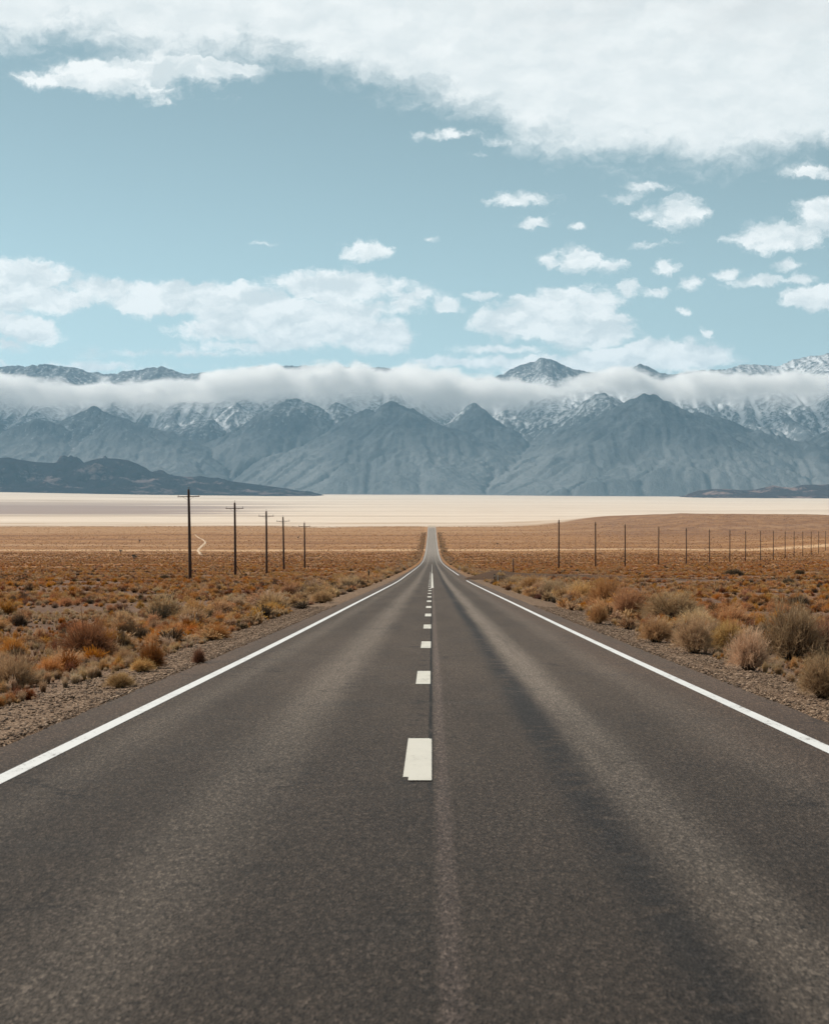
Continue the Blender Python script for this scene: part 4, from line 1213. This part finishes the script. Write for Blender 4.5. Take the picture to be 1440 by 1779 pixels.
# ------------------------------------------------------------------ utility poles
m_pole, kp_, bp_, _ = material('creosoted pole wood')
cp_ = kp_.new('ShaderNodeTexCoord').outputs['Object']
kp_.put(bp_.inputs['Base Color'], kp_.mix(kp_.noise(kp_.v('MULTIPLY', cp_, (9, 9, .8)), 1.0, 5, .6), (0.030, .016, .010), (0.085, .042, .026)))
bp_.inputs['Roughness'].default_value = .9
m_ins, ki_, bi_, _ = material('insulator'); bi_.inputs['Base Color'].default_value = (.16, .18, .17, 1); bi_.inputs['Roughness'].default_value = .35
def pole_meshes(arm):
    b1 = MB(); b1.tube([(0, 0, -.6), (0, 0, 3), (.01, 0, 6), (0, 0, 9.7), (0, 0, 10.0)], [.19, .175, .155, .13, .115], 12)
    parts = [('pole', b1.mesh('pole', m_pole, True))]
    if arm:
        b2 = MB(); b2.box((0, -.17, 9.2), (2.45, .085, .085))
        b2.tube([(-.62, -.2, 9.16), (0, -.17, 8.75)], .012, 6); b2.tube([(.62, -.2, 9.16), (0, -.17, 8.75)], .012, 6)
        parts.append(('crossarm', b2.mesh('crossarm', m_pole)))
    for px_ in ((-1.12, .0, 1.12) if arm else (0.0,)):
        b3 = MB(); z0 = 9.2 if px_ or not arm else 10.0
        if not arm: z0 = 10.0
        b3.tube([(px_, -.17 if px_ else 0, z0), (px_, -.17 if px_ else 0, z0 + .12), (px_, -.17 if px_ else 0, z0 + .14), (px_, -.17 if px_ else 0, z0 + .22), (px_, -.17 if px_ else 0, z0 + .3)], [.012, .012, .035, .04, .02], 8)
        parts.append(('insulator', b3.mesh('insulator', m_ins, True)))
    if not arm:
        b2 = MB(); b2.box((0, -.14, 9.4), (.5, .09, .10)); parts.append(('crossarm', b2.mesh('crossarm', m_pole)))
    return parts
PA, PB = pole_meshes(True), pole_meshes(False)
ORD = ['nearest', 'second', 'third', 'fourth', 'fifth', 'sixth', 'seventh', 'eighth', 'ninth', 'tenth', 'eleventh', 'twelfth', 'thirteenth', 'fourteenth', 'fifteenth', 'sixteenth', 'seventeenth', 'eighteenth']
def utility_pole(px_, toprow, baserow, parts, label, group, lean=0.0, rz=0.0, d=None):
    hp = baserow - toprow
    d = 10.0 * F / hp if d is None else d
    x = (px_ - VX) / F * d
    zb = float(gz(x, d)); zt = -(toprow - HY) / F * d
    root = bpy.data.objects.new('utility_pole', None); COL.objects.link(root)
    root.location = (x, d, zb); root.rotation_euler = (0, lean, rz)
    root['label'] = label; root['category'] = 'utility pole'; root['group'] = group
    s = (zt - zb) / 10.0
    for nm, me in parts:
        o = bpy.data.objects.new(nm, me); COL.objects.link(o); o.parent = root; o.scale = (1, 1, s)
    return x, d
gl = 'utility poles left of the road'
LP = [(330, 850, 1006, -.018, 217), (408.5, 873, 999, -.008, 266), (463, 888, 995.5, -.006, 312), (493, 898, 991, -.016, 362), (529.5, 908, 990, -.012, 413)]
for i, (a, b, c, ln, dd) in enumerate(LP):
    utility_pole(a, b, c, PA, [
        'nearest and tallest utility pole left of the road, with a bowed crossarm', 'second utility pole left of the road, with a brace at its foot', 'third of five utility poles left of the road',
        'fourth of five utility poles left of the road, leaning slightly', 'shortest and farthest utility pole left of the road'][i], gl, lean=ln, rz=random.uniform(-.1, .1), d=dd)
# brace at the second pole
x, d = (LP[1][0] - VX) / F * 266, 266.0
z0 = float(gz(x, d))
b_ = MB(); b_.tube([(1.15, .2, -.1), (.15, 0, 1.6)], .05, 6); b_.tube([(-1.4, .3, -.1), (-1.2, .3, .75)], .05, 6)
link('pole_brace', b_.mesh('pole_brace', m_pole), loc=(x, d, z0), label='slanting wooden brace at the foot of the second left pole', category='brace')
gr = 'utility poles right of the road'
RP = [(970.5, 903, 985), (1034.3, 907, 982), (1085.6, 911, 981), (1143.5, 915, 978), (1192, 917.5, 975), (1232, 919.5, 973), (1267, 920, 970), (1294.5, 922, 968), (1320.5, 922.5, 966), (1342.5, 922, 965), (1363, 923, 964),
      (1378.5, 922.5, 962), (1393.5, 923, 960), (1408, 923, 959), (1421, 923, 957), (1433, 922.5, 955)]
for i, (a, b, c) in enumerate(RP):
    dd = 89.0 / (.28 - (a - 745) / F)
    utility_pole(a, b, c, PB, (f'{ORD[i]} utility pole of the line crossing the plain right of the road' if i else 'nearest and tallest utility pole of the line right of the road'), gr, lean=random.uniform(-.006, .006), d=dd)

# ------------------------------------------------------------------ small posts
m_blk, _, bb_, _ = material('black post'); bb_.inputs['Base Color'].default_value = (.025, .022, .02, 1); bb_.inputs['Roughness'].default_value = .6
m_wht, _, bw2, _ = material('white post'); bw2.inputs['Base Color'].default_value = (.72, .70, .64, 1); bw2.inputs['Roughness'].default_value = .5
m_refl, _, br2, _ = material('reflector'); br2.inputs['Base Color'].default_value = (.75, .72, .6, 1); br2.inputs['Roughness'].default_value = .25
def delineator(x, d, h, w, mat, label, refl=True):
    root = bpy.data.objects.new('marker_post', None); COL.objects.link(root); root.location = (x, d, float(gz(x, d)))
    root['label'] = label; root['category'] = 'post'
    b1 = MB(); b1.box((0, 0, h / 2 - .15), (w, w * .5, h + .3)); b1.box((0, 0, h + .02), (w * .8, w * .4, .04))
    o = link('post', b1.mesh('post', mat), parent=root)
    if refl:
        b2 = MB(); b2.box((0, -w * .25 - .006, h - .12), (w * .7, .01, .14)); link('reflector', b2.mesh('reflector', m_refl), parent=root)
x, d = (859 - VX) / F * 184, 184.0
delineator(x, d, .95, .12, m_blk, 'black marker post on the right shoulder before the side road')
delineator(x + .32, d + .3, .90, .07, m_wht, 'white marker post just beside the black one on the right shoulder')
x, d = (640.6 - VX) / F * 245, 245.0
delineator(x, d, 1.25, .15, m_blk, 'thick black marker post on the left verge')
delineator(x + .42, d + .5, .85, .07, m_wht, 'thin pale marker post just right of the black one on the left verge')
delineator((595 - VX) / F * 190, 190.0, .8, .07, m_blk, 'thin dark marker post behind the left verge shrubs', False)
delineator((798.5 - VX) / F * 330, 330.0, 1.1, .09, m_wht, 'far white marker post beyond the side road')
delineator((869 - VX) / F * 262, 262.0, 1.0, .16, m_wht, 'white marker post in the shrubs beyond the side road')
b_ = MB(); b_.tube([(0, 0, -.3), (.01, 0, 1.2), (0, 0, 2.5)], [.085, .08, .075], 8)
x, d = (891.5 - VX) / F * 285, 285.0
link('fence_post', b_.mesh('fence_post', m_pole, True), loc=(x, d, float(gz(x, d))), label='lone brown wooden post on the right between road and poles', category='post')

# ------------------------------------------------------------------ far desert trees
m_jt, kj_, bj_, _ = material('spiky dark leaves')
kj_.put(bj_.inputs['Base Color'], kj_.mix(kj_.new('ShaderNodeObjectInfo').outputs['Random'], (0.035, .038, .02), (0.06, .055, .03)))
def joshua(px_, py_, hpx_, seed, label):
    x, d = at(px_, py_, lo=300)
    H_ = hpx_ * d / F
    g = np.random.default_rng(seed)
    root = bpy.data.objects.new('joshua_tree', None); COL.objects.link(root); root.location = (x, d, float(gz(x, d)))
    root['label'] = label; root['category'] = 'tree'
    t = MB(); t.tube([(0, 0, -.2), (.03 * H_, 0, .28 * H_), (0, .02 * H_, .5 * H_)], [.07 * H_, .055 * H_, .045 * H_], 7)
    Vs, Fs, Cs = [], [], []
    for j in range(6):
        a = j * 1.05 + g.uniform(-.3, .3); r_ = g.uniform(.14, .30) * H_; top = g.uniform(.68, .92) * H_
        p = np.array([math.cos(a) * r_, math.sin(a) * r_, top])
        t.tube([(0, .02 * H_, .45 * H_), p * .6 + np.array([0, 0, .18 * H_]) * .5, p], [.04 * H_, .035 * H_, .03 * H_], 6)
        dirs = g.normal(0, 1, (150, 3)); dirs /= np.linalg.norm(dirs, axis=1)[:, None]
        for q in dirs:
            s_ = np.cross(q, g.normal(0, 1, 3)); s_ /= np.linalg.norm(s_); o = len(Vs)
            Vs += [p - s_ * .018 * H_, p + s_ * .018 * H_, p + q * g.uniform(.10, .17) * H_]; Fs += [o, o + 1, o + 2]; Cs.append(3)
    link('trunk', t.mesh('trunk', m_wood, True), parent=root)
    link('crown', mesh_np('crown', Vs, Fs, Cs), m_jt, parent=root)
joshua(232, 977, 13, 1, 'dark joshua tree standing alone on the left plain, tallest of the far trees')
joshua(208.5, 963, 8, 2, 'small dark tree farther out, up and left of the tallest far tree')
joshua(242, 944, 6, 3, 'tiny dark tree far out, above the tallest far tree on the left plain')
joshua(518, 938, 6, 4, 'tiny dark tree just left of the farthest left utility pole')
joshua(864, 949, 6, 5, 'tiny dark tree right of the distant road')
